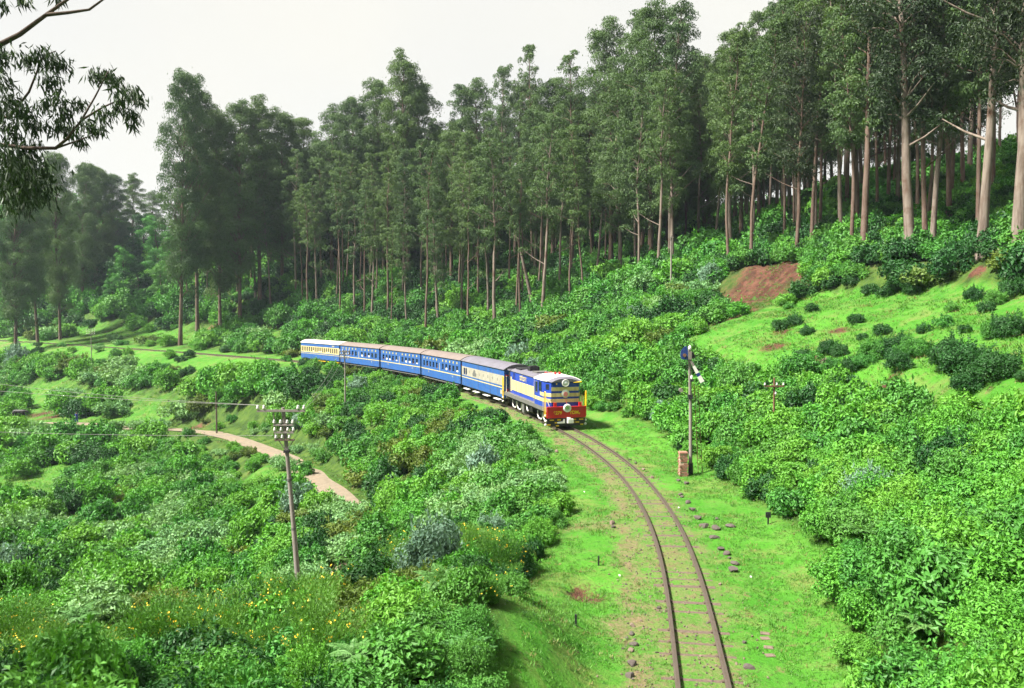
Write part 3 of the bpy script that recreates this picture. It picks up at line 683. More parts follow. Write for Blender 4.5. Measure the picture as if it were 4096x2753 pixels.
def gum_tree(name, H, r0, cb, cr, nclump, seed, mat, bark, lean=0.0, dens=1.0, leafL=.30, leafW=.12, fork=0, bare=.0):
    """trunk with limbs and a crown of drooping leaf billows; origin at the foot, grown along z"""
    r = np.random.default_rng(seed); t = MB()
    wob = np.cumsum(r.normal(size=(12, 2)) * .14, 0)
    def axis(h):
        k = h / H; j = k * 10; i = int(min(j, 9)); f = j - i; w = wob[i] * (1 - f) + wob[i + 1] * f
        return np.array([w[0] * k * 2 + lean * h * (.6 + .4 * k), w[1] * k * 2, h])
    hs = np.linspace(0, H * .97, 15)
    t.tube([axis(h) - (np.array([0, 0, .8]) if h == 0 else 0) for h in hs], [r0 * (1.35 if i == 0 else 1.0 if i == 1 else (1 - .93 * (h / H) ** 1.1)) for i, h in enumerate(hs)], 9)
    Cs, Ds, Ns, Tn = [], [], [], []
    ph = r.uniform(0, 6.28)
    for i in range(nclump):
        e = (i + .5) / nclump
        h = H * (cb + (1.0 - cb) * (e ** .85)); prof = math.sin(math.pi * min(1, .14 + .80 * e)) ** .7
        a = ph + i * 2.4 + r.normal() * .4; rr = cr * prof * r.uniform(.25, 1.0)
        c = axis(min(h, H * .96)) + np.array([math.cos(a) * rr, math.sin(a) * rr, r.normal() * .5])
        rad = r.uniform(.5, 1.0) * (cr / 3.0) * (1.15 - .35 * e)
        hb = max(H * cb * .8, h - rr * r.uniform(.5, 1.1)); b = axis(min(hb, H * .93)); m = (b + c) / 2 + np.array([0, 0, .15 * rr])
        rb = max(.025, r0 * .30 * (1 - .7 * hb / H)); t.tube([b, m, c + np.array([0, 0, -.1])], [rb, rb * .6, rb * .22], 5, caps=False)
        n = int(190 * dens * rad ** 1.8) + 20
        C, D, Nn = clump(c, rad, n, droop=.75, flat=.62, up=.35, loose=.9, inner=.55)
        Cs.append(C); Ds.append(D); Ns.append(Nn); Tn.append(np.clip(r.uniform(.1, .8) + rng.normal(size=n) * .18 , 0, 1))
        if r.random() < .6:     # hanging tail of leaves below the billow
            k = n // 3; C = c + r.normal(size=(k, 3)) * np.array([.5, .5, .6]) * rad - np.array([0, 0, .6 * rad])
            Cs.append(C); Ds.append(np.array([0, 0, -1]) + .5 * r.normal(size=(k, 3))); Ns.append(rnd_dir(k)); Tn.append(np.clip(.3 + .2 * r.normal(size=k), 0, 1))
    for j in range(fork):       # bare side limbs low on the trunk
        h = H * r.uniform(.22, cb + .12); a = r.uniform(0, 6.28); b = axis(h); ln = r.uniform(2, 4.2)
        e1 = b + np.array([math.cos(a) * ln, math.sin(a) * ln, ln * .55]); rb = r0 * .32; t.tube([b, (b + e1) / 2 + np.array([0, 0, -.15]), e1], [rb, rb * .7, rb * .3], 6, caps=False)
        n = int(90 * dens); C, D, Nn = clump(e1, 1.0, n, .7, .6, .3, .9, .5); Cs.append(C); Ds.append(D); Ns.append(Nn); Tn.append(np.clip(.5 + .2 * r.normal(size=n), 0, 1))
    C = np.concatenate(Cs); V, Q = leaf_quads(C, np.concatenate(Ds), np.concatenate(Ns), leafL * rng.uniform(.6, 1.35, len(C)), leafW * rng.uniform(.7, 1.25, len(C)))
    return t.mesh(name + "_trunk", bark), np_mesh(name + "_crown", V, Q, mat, np.concatenate(Tn))

TREES = {}
for i in range(5):      # tall straight plantation gums, 32 m
    TREES['tall', i] = gum_tree("gum", 32, .24 + .05 * (i % 3), (.33, .40, .27, .43, .35)[i], (3.2, 2.6, 3.5, 2.4, 3.0)[i], (84, 74, 88, 66, 80)[i], 700 + i, G['gum'], M['bark'] if i % 2 == 0 else M['barkr'], fork=(2, 1, 3, 0, 1)[i])
for i in range(3):      # stout ridge gums, 30 m, crowns coloured dark for the shade there
    TREES['stout', i] = gum_tree("gum", 30, (.38, .35, .30)[i], (.36, .40, .34)[i], (3.9, 3.4, 3.6)[i], (76, 66, 70)[i], 720 + i, G['gumdark'], M['bark'], fork=(3, 2, 2)[i], dens=.75)
for i in range(3):      # slim ridge gums
    TREES['slim', i] = gum_tree("gum", 28, (.17, .21, .19)[i], (.42, .46, .38)[i], (2.4, 2.0, 2.5)[i], (60, 52, 62)[i], 730 + i, G['gum'], M['barkr'] if i != 1 else M['bark'], fork=(1, 2, 1)[i])
for i in range(3):      # broad-crowned gums of the left-hand skyline
    TREES['broad', i] = gum_tree("gum", 30, .36, (.22, .28, .18)[i], (4.8, 4.2, 5.4)[i], (120, 105, 130)[i], 760 + i, G['gum'], M['barkr'], fork=1)
for i in range(2):      # gums at the right edge, the shade there put into their leaf colour
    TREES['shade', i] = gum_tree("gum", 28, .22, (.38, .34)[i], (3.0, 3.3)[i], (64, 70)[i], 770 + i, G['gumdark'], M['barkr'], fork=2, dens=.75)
for i in range(4):      # high wispy crowns on long bare trunks, forest edge
    TREES['edge', i] = gum_tree("gum", 30, (.26, .22, .29, .20)[i], (.50, .55, .46, .58)[i], (2.9, 2.4, 3.3, 2.2)[i], (56, 46, 62, 42)[i], 780 + i, G['gum'], M['bark'] if i % 2 == 0 else M['barkr'], fork=(3, 2, 4, 2)[i], dens=.8)
TREES['lean', 0] = gum_tree("gum", 30, .36, .45, 2.6, 64, 741, G['gum'], M['bark'], lean=-.30, fork=4)
for i in range(2):      # bushy round evergreens with foliage near to the ground
    TREES['round', i] = gum_tree("evergreen", 14, .28, .12, 4.2, 46, 750 + i, G['dark'] if i == 0 else G['mid'], M['barkd'], leafL=.26, leafW=.15, dens=1.3)

def plant_tree(key, x, y, H, label, cat="tree", group=None, z=None, rz=None, name="gum_tree", wide=None):
    tm, cm = TREES[key]; ref = {'tall': 32, 'stout': 30, 'slim': 28, 'lean': 30, 'round': 14, 'broad': 30, 'shade': 28, 'edge': 30}[key[0]]; k = H / ref
    e = empty(name, (x, y, gz(x, y) if z is None else z), random.uniform(0, 6.28) if rz is None else rz); w = wide or (k * random.uniform(.92, 1.12)); e.scale = (w, w, k)
    if key[0] != 'lean': e.rotation_euler = (random.gauss(0, .028), random.gauss(0, .028), e.rotation_euler[2])
    link("trunk", tm, e); link("crown", cm, e); tag(e, label, cat, group); return e

ORD = ['first', 'second', 'third', 'fourth', 'fifth', 'sixth', 'seventh', 'eighth', 'ninth', 'tenth', 'eleventh', 'twelfth', 'thirteenth', 'fourteenth', 'fifteenth', 'sixteenth', 'seventeenth', 'eighteenth', 'nineteenth', 'twentieth', 'twenty-first', 'twenty-second', 'twenty-third', 'twenty-fourth']
taken = []
# row along the edge of the right-hand ridge, surveyed foot points
ridge = sorted([(2640, 985, 'slim', 24), (2740, 1015, 'slim', 26), (2795, 1030, 'slim', 27), (2858, 1025, 'tall', 29), (2922, 1035, 'tall', 30), (3008, 1020, 'slim', 26), (3136, 1000, 'slim', 27), (3195, 988, 'tall', 30), (3262, 975, 'slim', 28),
                (3365, 992, 'tall', 30), (3405, 1012, 'slim', 28), (3452, 1050, 'tall', 31), (3642, 1045, 'stout', 31), (3706, 955, 'slim', 26), (3925, 1028, 'stout', 30), (4072, 1005, 'stout', 31)], key=lambda t: -t[0])
for i, (u, v, kind, H) in enumerate(ridge):
    p = spot(u, v); taken.append((p.x, p.y))
    what = {'stout': "stout pale-trunked gum tree", 'tall': "tall straight pale gum tree", 'slim': "slim reddish gum tree"}[kind]
    plant_tree((kind, i % 3), p.x, p.y, H, f"{what} at the ridge edge, {ORD[i]} along from the right", group="gum trees along the ridge edge")
# front row at the foot of the forest behind the train
front = sorted([(331, 1072, 'tall', 24), (750, 1282, 'tall', 24), (829, 1220, 'slim', 24), (950, 1195, 'slim', 25), (1024, 1203, 'tall', 27), (1211, 1245, 'slim', 26), (1269, 1240, 'slim', 27), (1361, 1294, 'tall', 30), (1418, 1280, 'slim', 26), (1456, 1310, 'tall', 28),
                (1487, 1302, 'slim', 26), (1567, 1340, 'slim', 20), (1628, 1330, 'slim', 20), (1701, 1372, 'tall', 33), (1747, 1282, 'slim', 25), (1873, 1332, 'tall', 28), (1954, 1288, 'slim', 24), (2065, 1280, 'slim', 25), (2132, 1235, 'lean', 27), (2179, 1212, 'tall', 29), (2237, 1196, 'slim', 27), (2283, 1145, 'slim', 27), (2386, 1134, 'slim', 26), (2424, 1105, 'slim', 26)], key=lambda t: t[0])
for i, (u, v, kind, H) in enumerate(front):
    p = spot(u, v); taken.append((p.x, p.y))
    what = "strongly leaning gum tree" if kind == 'lean' else "tall pale-trunked gum tree" if kind == 'tall' else "slender gum tree"
    plant_tree(('lean', 0) if kind == 'lean' else ('edge', i % 4), p.x, p.y, H, f"{what} at the forest edge behind the train, {ORD[i]} from the left", group="gum trees at the forest edge", rz=0.1 if kind == 'lean' else None)
# tall crowns that make the skyline: (u, v of the top, distance)
skyl = [(720, 300, 165), (790, 330, 170), (880, 430, 175), (960, 400, 172), (1040, 390, 176), (1130, 440, 180), (1240, 480, 185), (1330, 440, 180), (1420, 400, 178), (1540, 330, 176), (1640, 245, 170), (1720, 330, 172), (1830, 330, 170), (1910, 320, 168), (1990, 245, 160), (2060, 330, 165), (2130, 190, 150),
        (2210, 330, 150), (2290, 210, 140), (2440, 90, 130), (2540, 60, 124), (2600, 40, 118), (2680, 0, 112)]
for i, (u, v, d) in enumerate(skyl):
    x = (u - 2048) / F * d; z = gz(x, d); top = CAM_Z + (1240 - v) / F * d; taken.append((x, d))
    plant_tree(('broad', i % 3) if u < 1700 or i % 2 else ('tall', i % 5), x, d, max(20, top - z), f"tall gum tree breaking the skyline, {ORD[i]} from the left", group="gum trees on the skyline", wide=random.uniform(.95, 1.3))
for (u, v, d) in ((395, 660, 235), (470, 690, 240), (540, 700, 250), (330, 640, 225), (240, 600, 200), (150, 620, 190), (610, 770, 265), (60, 640, 180)):
    x = (u - 2048) / F * d; z = gz(x, d); top = CAM_Z + (1240 - v) / F * d; taken.append((x, d))
    plant_tree(('broad', random.randrange(3)), x, d, max(12, top - z), "gum tree on the far ridge at the left, below the gap in the skyline", group="gum trees on the far left ridge", wide=random.uniform(.9, 1.1))
# the rest of the forest, tree by tree
cand = []
X, Y = jitter_grid(-170, 110, 60, 250, 5.6); X2, Y2 = jitter_grid(0, 110, 55, 130, 4.9); s_, a_ = track_sd(X, Y); s2, a2 = track_sd(X2, Y2)
X = np.r_[X[a_ > 70], X2[a2 <= 70]]; Y = np.r_[Y[a_ > 70], Y2[a2 <= 70]]; s_, a_ = track_sd(X, Y)
lim = np.where(a_ < 62, 30, np.interp(a_, [62, 85, 95, 160, 200], [30, 30, 21, 22, 34]))
kp = in_view(X, Y, 1.03) & (s_ > lim) & (s_ < np.interp(a_, [0, 60, 100, 150, 220], [70, 80, 100, 90, 75]))
X, Y, s_, a_ = X[kp], Y[kp], s_[kp], a_[kp]
dd = np.hypot(X, Y); o_ = np.argsort(dd)
for i in o_:
    x, y = X[i], Y[i]
    if min((x - t[0]) ** 2 + (y - t[1]) ** 2 for t in taken) < 9: continue
    u = 2048 + x / y * F
    if 560 < u < 690 and y > 150: continue
    z = gz(x, y); cap = np.interp(u, [0, 300, 500, 640, 700, 900, 1250, 1640, 2000, 2300, 2500, 4096], [760, 740, 800, 860, 480, 560, 600, 480, 480, 400, 250, -600])
    H = min(random.uniform(24, 33), CAM_Z + (1240 - cap) / F * y - z)
    if H < 9: continue
    taken.append((x, y)); cand.append((x, y, z, H, s_[i], a_[i], u))
print("FOREST", len(cand))
def zone_label(kind, right, u, y):
    what = {'slim': "slender gum tree", 'tall': "tall gum tree", 'broad': "broad-crowned gum tree", 'shade': "shade-coloured gum tree", 'edge': "long-trunked gum tree", 'stout': "stout gum tree"}[kind]
    if right:
        return f"{what} deeper in the ridge wood, " + ("near the photo's right edge" if u > 3700 else "above the grass terrace" if u > 3250 else "above the red earth bank" if u > 2850 else "left of the red earth bank")
    row = "in the outer rows" if y < 150 else "in the inner rows"
    where = "left of the train" if u < 1150 else "above the last coach" if u < 1400 else "above the middle coaches" if u < 1750 else "above the baggage van" if u < 2050 else "above the locomotive" if u < 2350 else "above the signal"
    return f"{what} {row} of the forest, {where}"
for (x, y, z, H, s1, a1, u) in cand[:300]:
    right = a1 < 70
    outer = s1 < (40 if u > 1000 else 34)
    kind = 'broad' if not right and not outer and random.random() < (.6 if u < 1500 else .3) else 'slim' if random.random() < (.75 if right else .45) else ('stout' if right and random.random() < .35 else 'tall')
    if not right and outer and random.random() < .6: kind = 'edge'
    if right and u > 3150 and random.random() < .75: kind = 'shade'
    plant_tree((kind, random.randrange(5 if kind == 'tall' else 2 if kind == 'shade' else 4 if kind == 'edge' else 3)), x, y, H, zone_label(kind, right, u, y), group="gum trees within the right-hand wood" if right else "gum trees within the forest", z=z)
# dark evergreens on the left margin
for (u, v, H) in ((40, 1170, 30), (130, 1160, 29), (215, 1150, 27), (290, 1140, 25), (-20, 1120, 32), (60, 1060, 30), (160, 1060, 28), (250, 1060, 26), (420, 1090, 19), (500, 1080, 17), (570, 1090, 17), (-60, 1160, 30), (640, 1100, 16), (100, 1090, 30), (700, 1120, 15), (380, 1060, 20), (40, 1300, 11), (130, 1275, 12), (235, 1285, 10), (330, 1230, 12), (450, 1250, 10), (560, 1235, 12), (650, 1225, 11), (90, 1240, 14), (-20, 1270, 14), (200, 1230, 13), (390, 1190, 13), (500, 1180, 13)):
    p = spot(u, v); plant_tree(('round', random.randrange(2)), p.x, p.y, H, "bushy dark evergreen on the left hillside beyond the meadow", group="evergreens on the left hillside", name="evergreen_tree")

# near gum tree at the left edge: thin hanging leaves against the sky
def near_gum():
    base = Vector((-14.2, 19.5, 0)); base.z = gz(base.x, base.y); e = empty("near_gum_tree", tuple(base)); t = MB(); L = lambda p: Vector(p) - base
    P = lambda u, v, d: Vector(((u - 2048) / F * d, d, CAM_Z + (1240 - v) / F * d))
    trunk = [L((base.x, base.y, base.z - .5)), L((-13.9, 19.6, 3)), L((-13.6, 19.8, 8)), L((-13.5, 20, 12)), L((-13.2, 20.2, 15)), L((-12.8, 20.3, 18)), L((-12.4, 20.4, 22))]
    t.tube(trunk, [.34, .30, .26, .22, .17, .13, .06], 10)
    def limb(pts, r): t.tube([L(p) for p in pts], [r * (1 - .75 * i / (len(pts) - 1)) for i in range(len(pts))], 7)
    limb([(-13.3, 20.1, 14.2), P(10, 205, 20), P(110, 155, 20), P(215, 80, 20), P(330, 0, 20.3), P(420, -70, 20.5)], .085)
    limb([P(215, 80, 20), P(300, 72, 20), P(385, 60, 20), P(470, 0, 20.2), P(540, -60, 20.3)], .05)
    limb([(-13.5, 20, 12.2), P(120, 600, 20), P(240, 600, 19.6), P(290, 560, 19.5), P(345, 490, 19.5), P(400, 400, 19.5), P(455, 300, 19.4)], .055)
    limb([P(345, 490, 19.5), P(430, 440, 19.5), P(520, 400, 19.6), P(560, 420, 19.6)], .03)
    limb([P(240, 600, 19.6), P(330, 570, 19.8), P(410, 540, 19.8)], .03)
    limb([(-13.4, 20, 12.8), P(60, 480, 20), P(140, 380, 19.8), P(200, 240, 19.8), P(250, 220, 19.8)], .045)
    limb([(-13.3, 20.1, 13.6), P(20, 300, 20), P(60, 250, 20)], .04)
    t.build("trunk", M['barkd'], e)
    cl = [(190, 235, .34), (130, 245, .26), (245, 260, .32), (225, 330, .34), (255, 400, .28), (30, 235, .34), (15, 330, .36), (70, 400, .32), (110, 455, .34), (60, 520, .4), (150, 505, .30), (190, 420, .22), (20, 440, .34), (250, 500, .30), (300, 520, .24), (330, 420, .22),
          (440, 305, .26), (475, 325, .24), (395, 310, .20), (545, 380, .26), (575, 400, .22), (500, 390, .24), (545, 460, .22), (430, 460, .24), (370, 500, .22), (545, 505, .14), (410, 520, .2), (345, 560, .2), (490, 430, .2), (280, 460, .2),
          (10, 600, .45), (60, 640, .5), (130, 600, .45), (100, 700, .55), (20, 730, .6), (170, 680, .4), (160, 760, .5), (70, 790, .6), (0, 180, .3), (130, 20, .18), (260, 15, .14), (20, 20, .25)]
    Cs, Ds = [], []
    for (u, v, r) in cl:
        c = np.array(L(P(u, v, 19.7 + random.uniform(-.6, .8)))); n = int(190 * r + 560 * r * r)
        C = c + rng.normal(size=(n, 3)) * r * np.array([.42, .5, .38]); Cs.append(C); Ds.append(np.array([.15, 0, -1]) + .42 * rng.normal(size=(n, 3)))
    C = np.concatenate(Cs); V, Q = leaf_quads(C, np.concatenate(Ds), rnd_dir(len(C)), .25 * rng.uniform(.5, 1.3, len(C)), .046 * rng.uniform(.7, 1.4, len(C)), .04)
    link("crown", np_mesh("near_gum_crown", V, Q, G['gumdark'], rng.random(len(C))), e)
    tag(e, "near gum tree at the left edge with drooping thin leaves against the sky", "tree")
near_gum()
p = (-16.8, 4.0); plant_tree(('round', 0), p[0], p[1], 17, "unseen evergreen added outside the left edge to shade the near thicket", name="evergreen_tree", wide=1.25)  # out-of-view tree added to cast shade on the near left bank
# ------------------------------------------------------------------ the train
M['blue'] = paint("paint_coach_blue", (.015, .080, .275), rough=.45, wear=.5, scale=1.2)
M['royal'] = paint("paint_royal_blue", (.010, .040, .30), rough=.36, wear=.3, scale=1.5)
M['cream'] = paint("paint_cream", (.50, .42, .20), rough=.45, wear=.4, scale=1.5)
M['pale'] = paint("paint_pale_cream", (.29, .275, .225), rough=.5, wear=.5, scale=1.5)
M['white'] = paint("paint_white", (.66, .65, .62), rough=.5, wear=.15, scale=2)
M['redp'] = paint("paint_red", (.42, .012, .014), rough=.4, wear=.15, scale=2)
M['yel'] = paint("paint_yellow", (.62, .40, .008), rough=.45, wear=.12, scale=3)
M['black'] = paint("paint_black", (.012, .012, .016), rough=.55, wear=.3, dirt=(.06, .05, .04), scale=3)
M['gun'] = paint("metal_grey", (.10, .10, .095), rough=.6, wear=.5, dirt=(.09, .075, .06), scale=1.5)
M['roofg'] = paint("roof_grey", (.105, .10, .125), rough=.7, wear=.55, dirt=(.09, .08, .08), scale=1.0)
M['roofb'] = paint("roof_brown", (.125, .102, .092), rough=.75, wear=.5, dirt=(.17, .12, .10), scale=1.0)
M['roofw'] = paint("roof_white", (.55, .51, .45), rough=.6, wear=.35, dirt=(.4, .34, .28), scale=1.0)
M['dglass'] = paint("glass_dark", (.010, .014, .030), rough=.12, wear=.05, scale=1, spec=.5)
M['steel'] = paint("wheel_steel", (.05, .045, .042), rough=.55, wear=.6, metal=.4, dirt=(.10, .06, .04), scale=4)
M['discp'] = paint("disc_pale_green", (.55, .62, .52), rough=.5, wear=.1, scale=6)
M['discr'] = paint("disc_pink", (.62, .22, .22), rough=.5, wear=.2, scale=6)
M['discg'] = paint("disc_green", (.16, .42, .06), rough=.5, wear=.2, scale=6)
M['silver'] = paint("lamp_glass", (.62, .64, .68), rough=.15, wear=.05, scale=6, spec=.6)
M['vent'] = paint("paint_ventilator", (.42, .36, .12), rough=.6, wear=.3, scale=5)

def text_part(txt, size, mat, parent, loc, rot, name="lettering", align='LEFT'):
    cu = bpy.data.curves.new(name, 'FONT'); cu.body = txt; cu.size = size; cu.extrude = .008; cu.align_x = align; cu.offset = .012
    tmp = bpy.data.objects.new("tmp_text", cu); COL.objects.link(tmp); bpy.context.view_layer.update()
    me = bpy.data.meshes.new_from_object(tmp.evaluated_get(bpy.context.evaluated_depsgraph_get())); bpy.data.objects.remove(tmp)
    me.name = name; me.materials.clear(); me.materials.append(mat)
    o = link(name, me, parent, loc); o.rotation_euler = rot; return o

def band(mb, pts, z0, z1, th=.012):
    """a painted strip standing slightly proud of a wall that follows pts in plan (outside on the left of travel)"""
    for (x0, y0), (x1, y1) in zip(pts[:-1], pts[1:]):
        dx, dy = x1 - x0, y1 - y0; l = math.hypot(dx, dy); nx_, ny_ = -dy / l * th, dx / l * th
        vs = [(x0, y0, z0), (x1, y1, z0), (x1 + nx_, y1 + ny_, z0), (x0 + nx_, y0 + ny_, z0), (x0, y0, z1), (x1, y1, z1), (x1 + nx_, y1 + ny_, z1), (x0 + nx_, y0 + ny_, z1)]
        mb.add(vs, [(0, 3, 2, 1), (4, 5, 6, 7), (0, 1, 5, 4), (1, 2, 6, 5), (2, 3, 7, 6), (3, 0, 4, 7)])
    return mb

def roof_arc(mb, secs, n=9):
    """arched roof lofted through sections (x, half width, eave z, crown z)"""
    vs = []
    for x, w, ze, zc in secs:
        for k in range(n):
            t = -1 + 2 * k / (n - 1); vs.append((x, w * t, ze + (zc - ze) * (1 - abs(t) ** 2.4)))
    m = len(secs)
    mb.add(vs, [(i * n + k, i * n + k + 1, (i + 1) * n + k + 1, (i + 1) * n + k) for i in range(m - 1) for k in range(n - 1)], True)
    mb.add(vs, [tuple(range(n)), tuple(range((m - 1) * n + n - 1, (m - 1) * n - 1, -1))])
    mb.add(vs, [(i * n, (i + 1) * n, (i + 1) * n + n - 1, i * n + n - 1) for i in range(m - 1)])
    return mb

wheel_me = MB().lathe([(.0, -.06), (.40, -.06), (.43, -.05), (.43, .055), (.47, .06), (.47, .085), (.0, .085)], n=20, axis='y').mesh("wheel", M['steel'])
def bogie(parent, x, axles, span, frame_mat, trim=None, r=1.0):
    b = MB()
    for s in (-1, 1):
        b.box(x - span / 2 - .35, x + span / 2 + .35, s * .74 - .05, s * .74 + .05, .52, .74)
        for k in range(axles):
            ax = x - span / 2 + span * k / (axles - 1); b.box(ax - .14, ax + .14, s * .74 - .09, s * .74 + .09, .28, .56)
    b.box(x - .25, x + .25, -.72, .72, .5, .8)
    o = b.build("bogie", frame_mat, parent)
    for k in range(axles):
        ax = x - span / 2 + span * k / (axles - 1)
        for s in (-1, 1):
            w = link("wheel", wheel_me, o, (ax, s * .56, .43 * r)); w.rotation_euler = (0, 0, 0 if s < 0 else math.pi); w.scale = (r, 1, r)
    if trim:
        for s in (-1, 1):
            for k in range(axles - 1):
                a0 = x - span / 2 + span * k / (axles - 1); a1 = x - span / 2 + span * (k + 1) / (axles - 1); y = s * .87
                MB().tube([(a0 + .12, y, .78), (a0 + .16, y, .42), (a0 + .42, y, .26), (a1 - .42, y, .26), (a1 - .16, y, .42), (a1 - .12, y, .78)], .045, 6).build("equaliser_beam", trim, o)
    return o

def put_on_track(o, a, wb):
    p0, _ = tr_at(a - wb / 2); p1, _ = tr_at(a + wb / 2); c = (p0 + p1) / 2; d = p0 - p1          # the train faces the camera end of the line
    o.location = (c.x, c.y, RAIL_TOP); o.rotation_euler = (0, 0, math.atan2(d.y, d.x))

def handrail(parent, x, y, w, z0, z1, mat, r=.028, along='x', name="handrail"):
    d = (w, 0) if along == 'x' else (0, w)
    MB().tube([(x, y, z0), (x, y, z1 - .12), (x + d[0] * .15, y + d[1] * .15, z1), (x + d[0] * .85, y + d[1] * .85, z1), (x + d[0], y + d[1], z1 - .12), (x + d[0], y + d[1], z0)], r, 6).build(name, mat, parent)

# ---- diesel locomotive
def locomotive():
    e = empty("diesel_locomotive")
    MB().box(-6.55, 6.45, -1.33, 1.33, 1.08, 1.35).build("underframe", M['gun'], e)
    MB().box(-6.3, 6.2, -.9, .9, .82, 1.08).build("sill", M['black'], e)
    PL = [(3.0, -1.30), (5.45, -1.30), (6.2, -.97), (6.2, .97), (5.45, 1.30), (3.0, 1.30)]
    cab = MB().prism(PL, 'z', 1.352, 3.12).build("cab", M['royal'], e)
    side_l = [(3.0, -1.30), (5.45, -1.30)]
    # three cream bands, the lower two carried round the corners
    band(MB(), [(6.2, -.97), (6.2, .97)][::-1], 2.47, 2.72).build("stripe", M['cream'], cab)
    band(MB(), [(4.55, -1.30), (5.45, -1.30), (6.2, -.97), (6.2, .97), (5.45, 1.30), (4.55, 1.30)][::-1], 2.08, 2.32).build("stripe", M['cream'], cab)
    band(MB(), [(3.05, -1.30), (5.45, -1.30), (6.2, -.97), (6.2, .97), (5.45, 1.30), (3.05, 1.30)][::-1], 1.70, 1.94).build("stripe", M['cream'], cab)
    for s in (-1, 1):
        y = s * 1.30
        for (x0, x1, z0, z1) in ((3.42, 3.88, 2.25, 2.92), (4.30, 5.0, 2.38, 3.02)):
            f = MB().box(x0 - .04, x1 + .04, min(y, y + s * .025), max(y, y + s * .025), z0 - .04, z1 + .04).build("window_frame", M['royal'] if x0 > 4 else M['gun'], cab)
            MB().box(x0, x1, min(y, y + s * .032), max(y, y + s * .032), z0, z1).build("pane", M['dglass'] , f)
        MB().tube([(3.2, y + s * .06, 1.5), (3.2, y + s * .06, 2.9)], .02, 6).build("grab_rail", M['cream'], cab)
    for s in (-1, 1):    # corner windows in the chamfers are small and dark
        x0, y0, x1, y1 = 5.68, s * 1.199, 6.0, s * 1.058
        band(MB(), ([(x0, y0), (x1, y1)] if s > 0 else [(x1, y1), (x0, y0)])[::-1] if s > 0 else [(x1, y1), (x0, y0)], 2.55, 2.92, .015).build("corner_window", M['dglass'], cab)
    roof_arc(MB(), [(2.95, 1.36, 3.12, 3.46), (5.5, 1.36, 3.12, 3.46), (5.9, 1.2, 3.12, 3.43)]).build("cab_roof", M['white'], e)
    roof_arc(MB(), [(5.9, 1.18, 3.11, 3.42), (6.32, .98, 3.06, 3.30)]).build("cab_brow", M['roofg'], e)
    hl = MB().lathe([(.25, 0), (.25, .16), (.20, .17), (.19, .10), (0, .10)], (6.2, 0, 3.0), 20, 'x').build("headlight", M['white'], e)
    MB().lathe([(.185, 0), (.17, .04), (0, .06)], (6.31, 0, 3.0), 18, 'x').build("lens", M['silver'], hl)
    MB().tube([(6.3, .55, 3.02), (6.34, 1.12, 3.06)], [.025, .05], 8).build("horn", M['yel'], e)
    MB().lathe([(.03, 0), (.05, .08)], (6.2, -.62, 2.95), 10, 'x').build("marker_lamp", M['yel'], e)
    em = MB().lathe([(.28, 0), (.28, .03), (0, .035)], (6.215, .02, 2.28), 24, 'x').build("emblem", M['discp'], e)
    MB().lathe([(.15, 0), (.16, .008), (.11, .012), (.10, .0)], (6.252, .02, 2.26), 20, 'x').build("emblem_ring", M['discr'], em)
    MB().box(6.25, 6.262, -.07, .11, 2.22, 2.34).build("emblem_figure", M['discr'], em)
    MB().tube([(6.24, .02, 1.95), (6.5, .04, 1.62)], .012, 5).build("cord", M['redp'], e)
    wr = MB().lathe([(.28, 0), (.28, .04), (.25, .055), (0, .055)], (6.64, .02, 1.36), 24, 'x').build("headboard", M['white'], e)
    MB().lathe([(.21, 0), (.22, .006), (.19, .010), (.18, 0)], (6.699, .02, 1.36), 22, 'x').build("wreath_ring", M['discp'], wr)
    MB().prism([(-.12, 1.42), (-.04, 1.30), (.02, 1.36), (.08, 1.30), (.16, 1.42), (.08, 1.40), (.02, 1.45), (-.04, 1.40)], 'x', 6.70, 6.712).build("wreath_emblem", M['discg'], wr)
    # red headstock with lamps and numbers
    hs_ = MB().box(6.45, 6.58, -1.36, 1.36, .70, 1.46); hs_.box(6.58, 6.66, -1.36, 1.36, 1.40, 1.46); hs = hs_.build("headstock", M['redp'], e)
    for y in (-.78, .98): MB().box(6.36, 6.56, y - .09, y + .09, 1.462, 1.72).build("lamp_box", M['redp'], hs)
    R = (math.pi / 2, 0, math.pi / 2)
    text_part("6279", .30, M['yel'], hs, (6.582, -.93, .95), R, "number")
    text_part("YDM", .30, M['yel'], hs, (6.582, .20, .95), R, "class_letters"); text_part("4", .15, M['yel'], hs, (6.582, .86, .93), R, "class_digit")
    cc = MB().prism([(-1.34, .66), (1.34, .66), (1.34, .34), (1.05, .14), (-1.05, .14), (-1.34, .34)], 'x', 6.40, 6.46); cw = cc.build("cowcatcher", M['black'], e)
    for (y0, y1, z) in ((-1.15, -.85, .56), (-.62, -.36, .56), (.42, .70, .56), (.92, 1.22, .56), (-.80, -.56, .38), (.66, .92, .38), (-.72, -.50, .17), (1.0, 1.2, .22), (-1.33, -1.08, .25), (.40, .58, .37)):
        MB().box(6.46, 6.475, y0, y1, z - .04, z + .04).build("yellow_dash", M['yel'], cw)
    cp = MB().box(6.46, 6.86, .02, .40, .36, .64).lathe([(.14, 0), (.14, .10)], (6.62, .14, .64), 10, 'z').build("coupler", M['white'], e)
    MB().prism([(-.62, .34), (-.12, .34), (-.12, .60), (-.20, .62), (-.26, .46), (-.62, .42)], 'x', 6.46, 6.60).build("coupling_hook", M['white'], e)
    # long hood
    MB().box(-5.4, 2.72, -1.04, 1.04, 1.352, 3.08).build("hood", M['royal'], e)
    MB().box(2.722, 2.998, -1.24, 1.24, 1.352, 3.22).build("cream_pillar", M['cream'], e)
    roof_arc(MB(), [(-5.5, 1.10, 3.08, 3.30), (2.72, 1.10, 3.08, 3.30)]).build("hood_roof", M['roofg'], e)
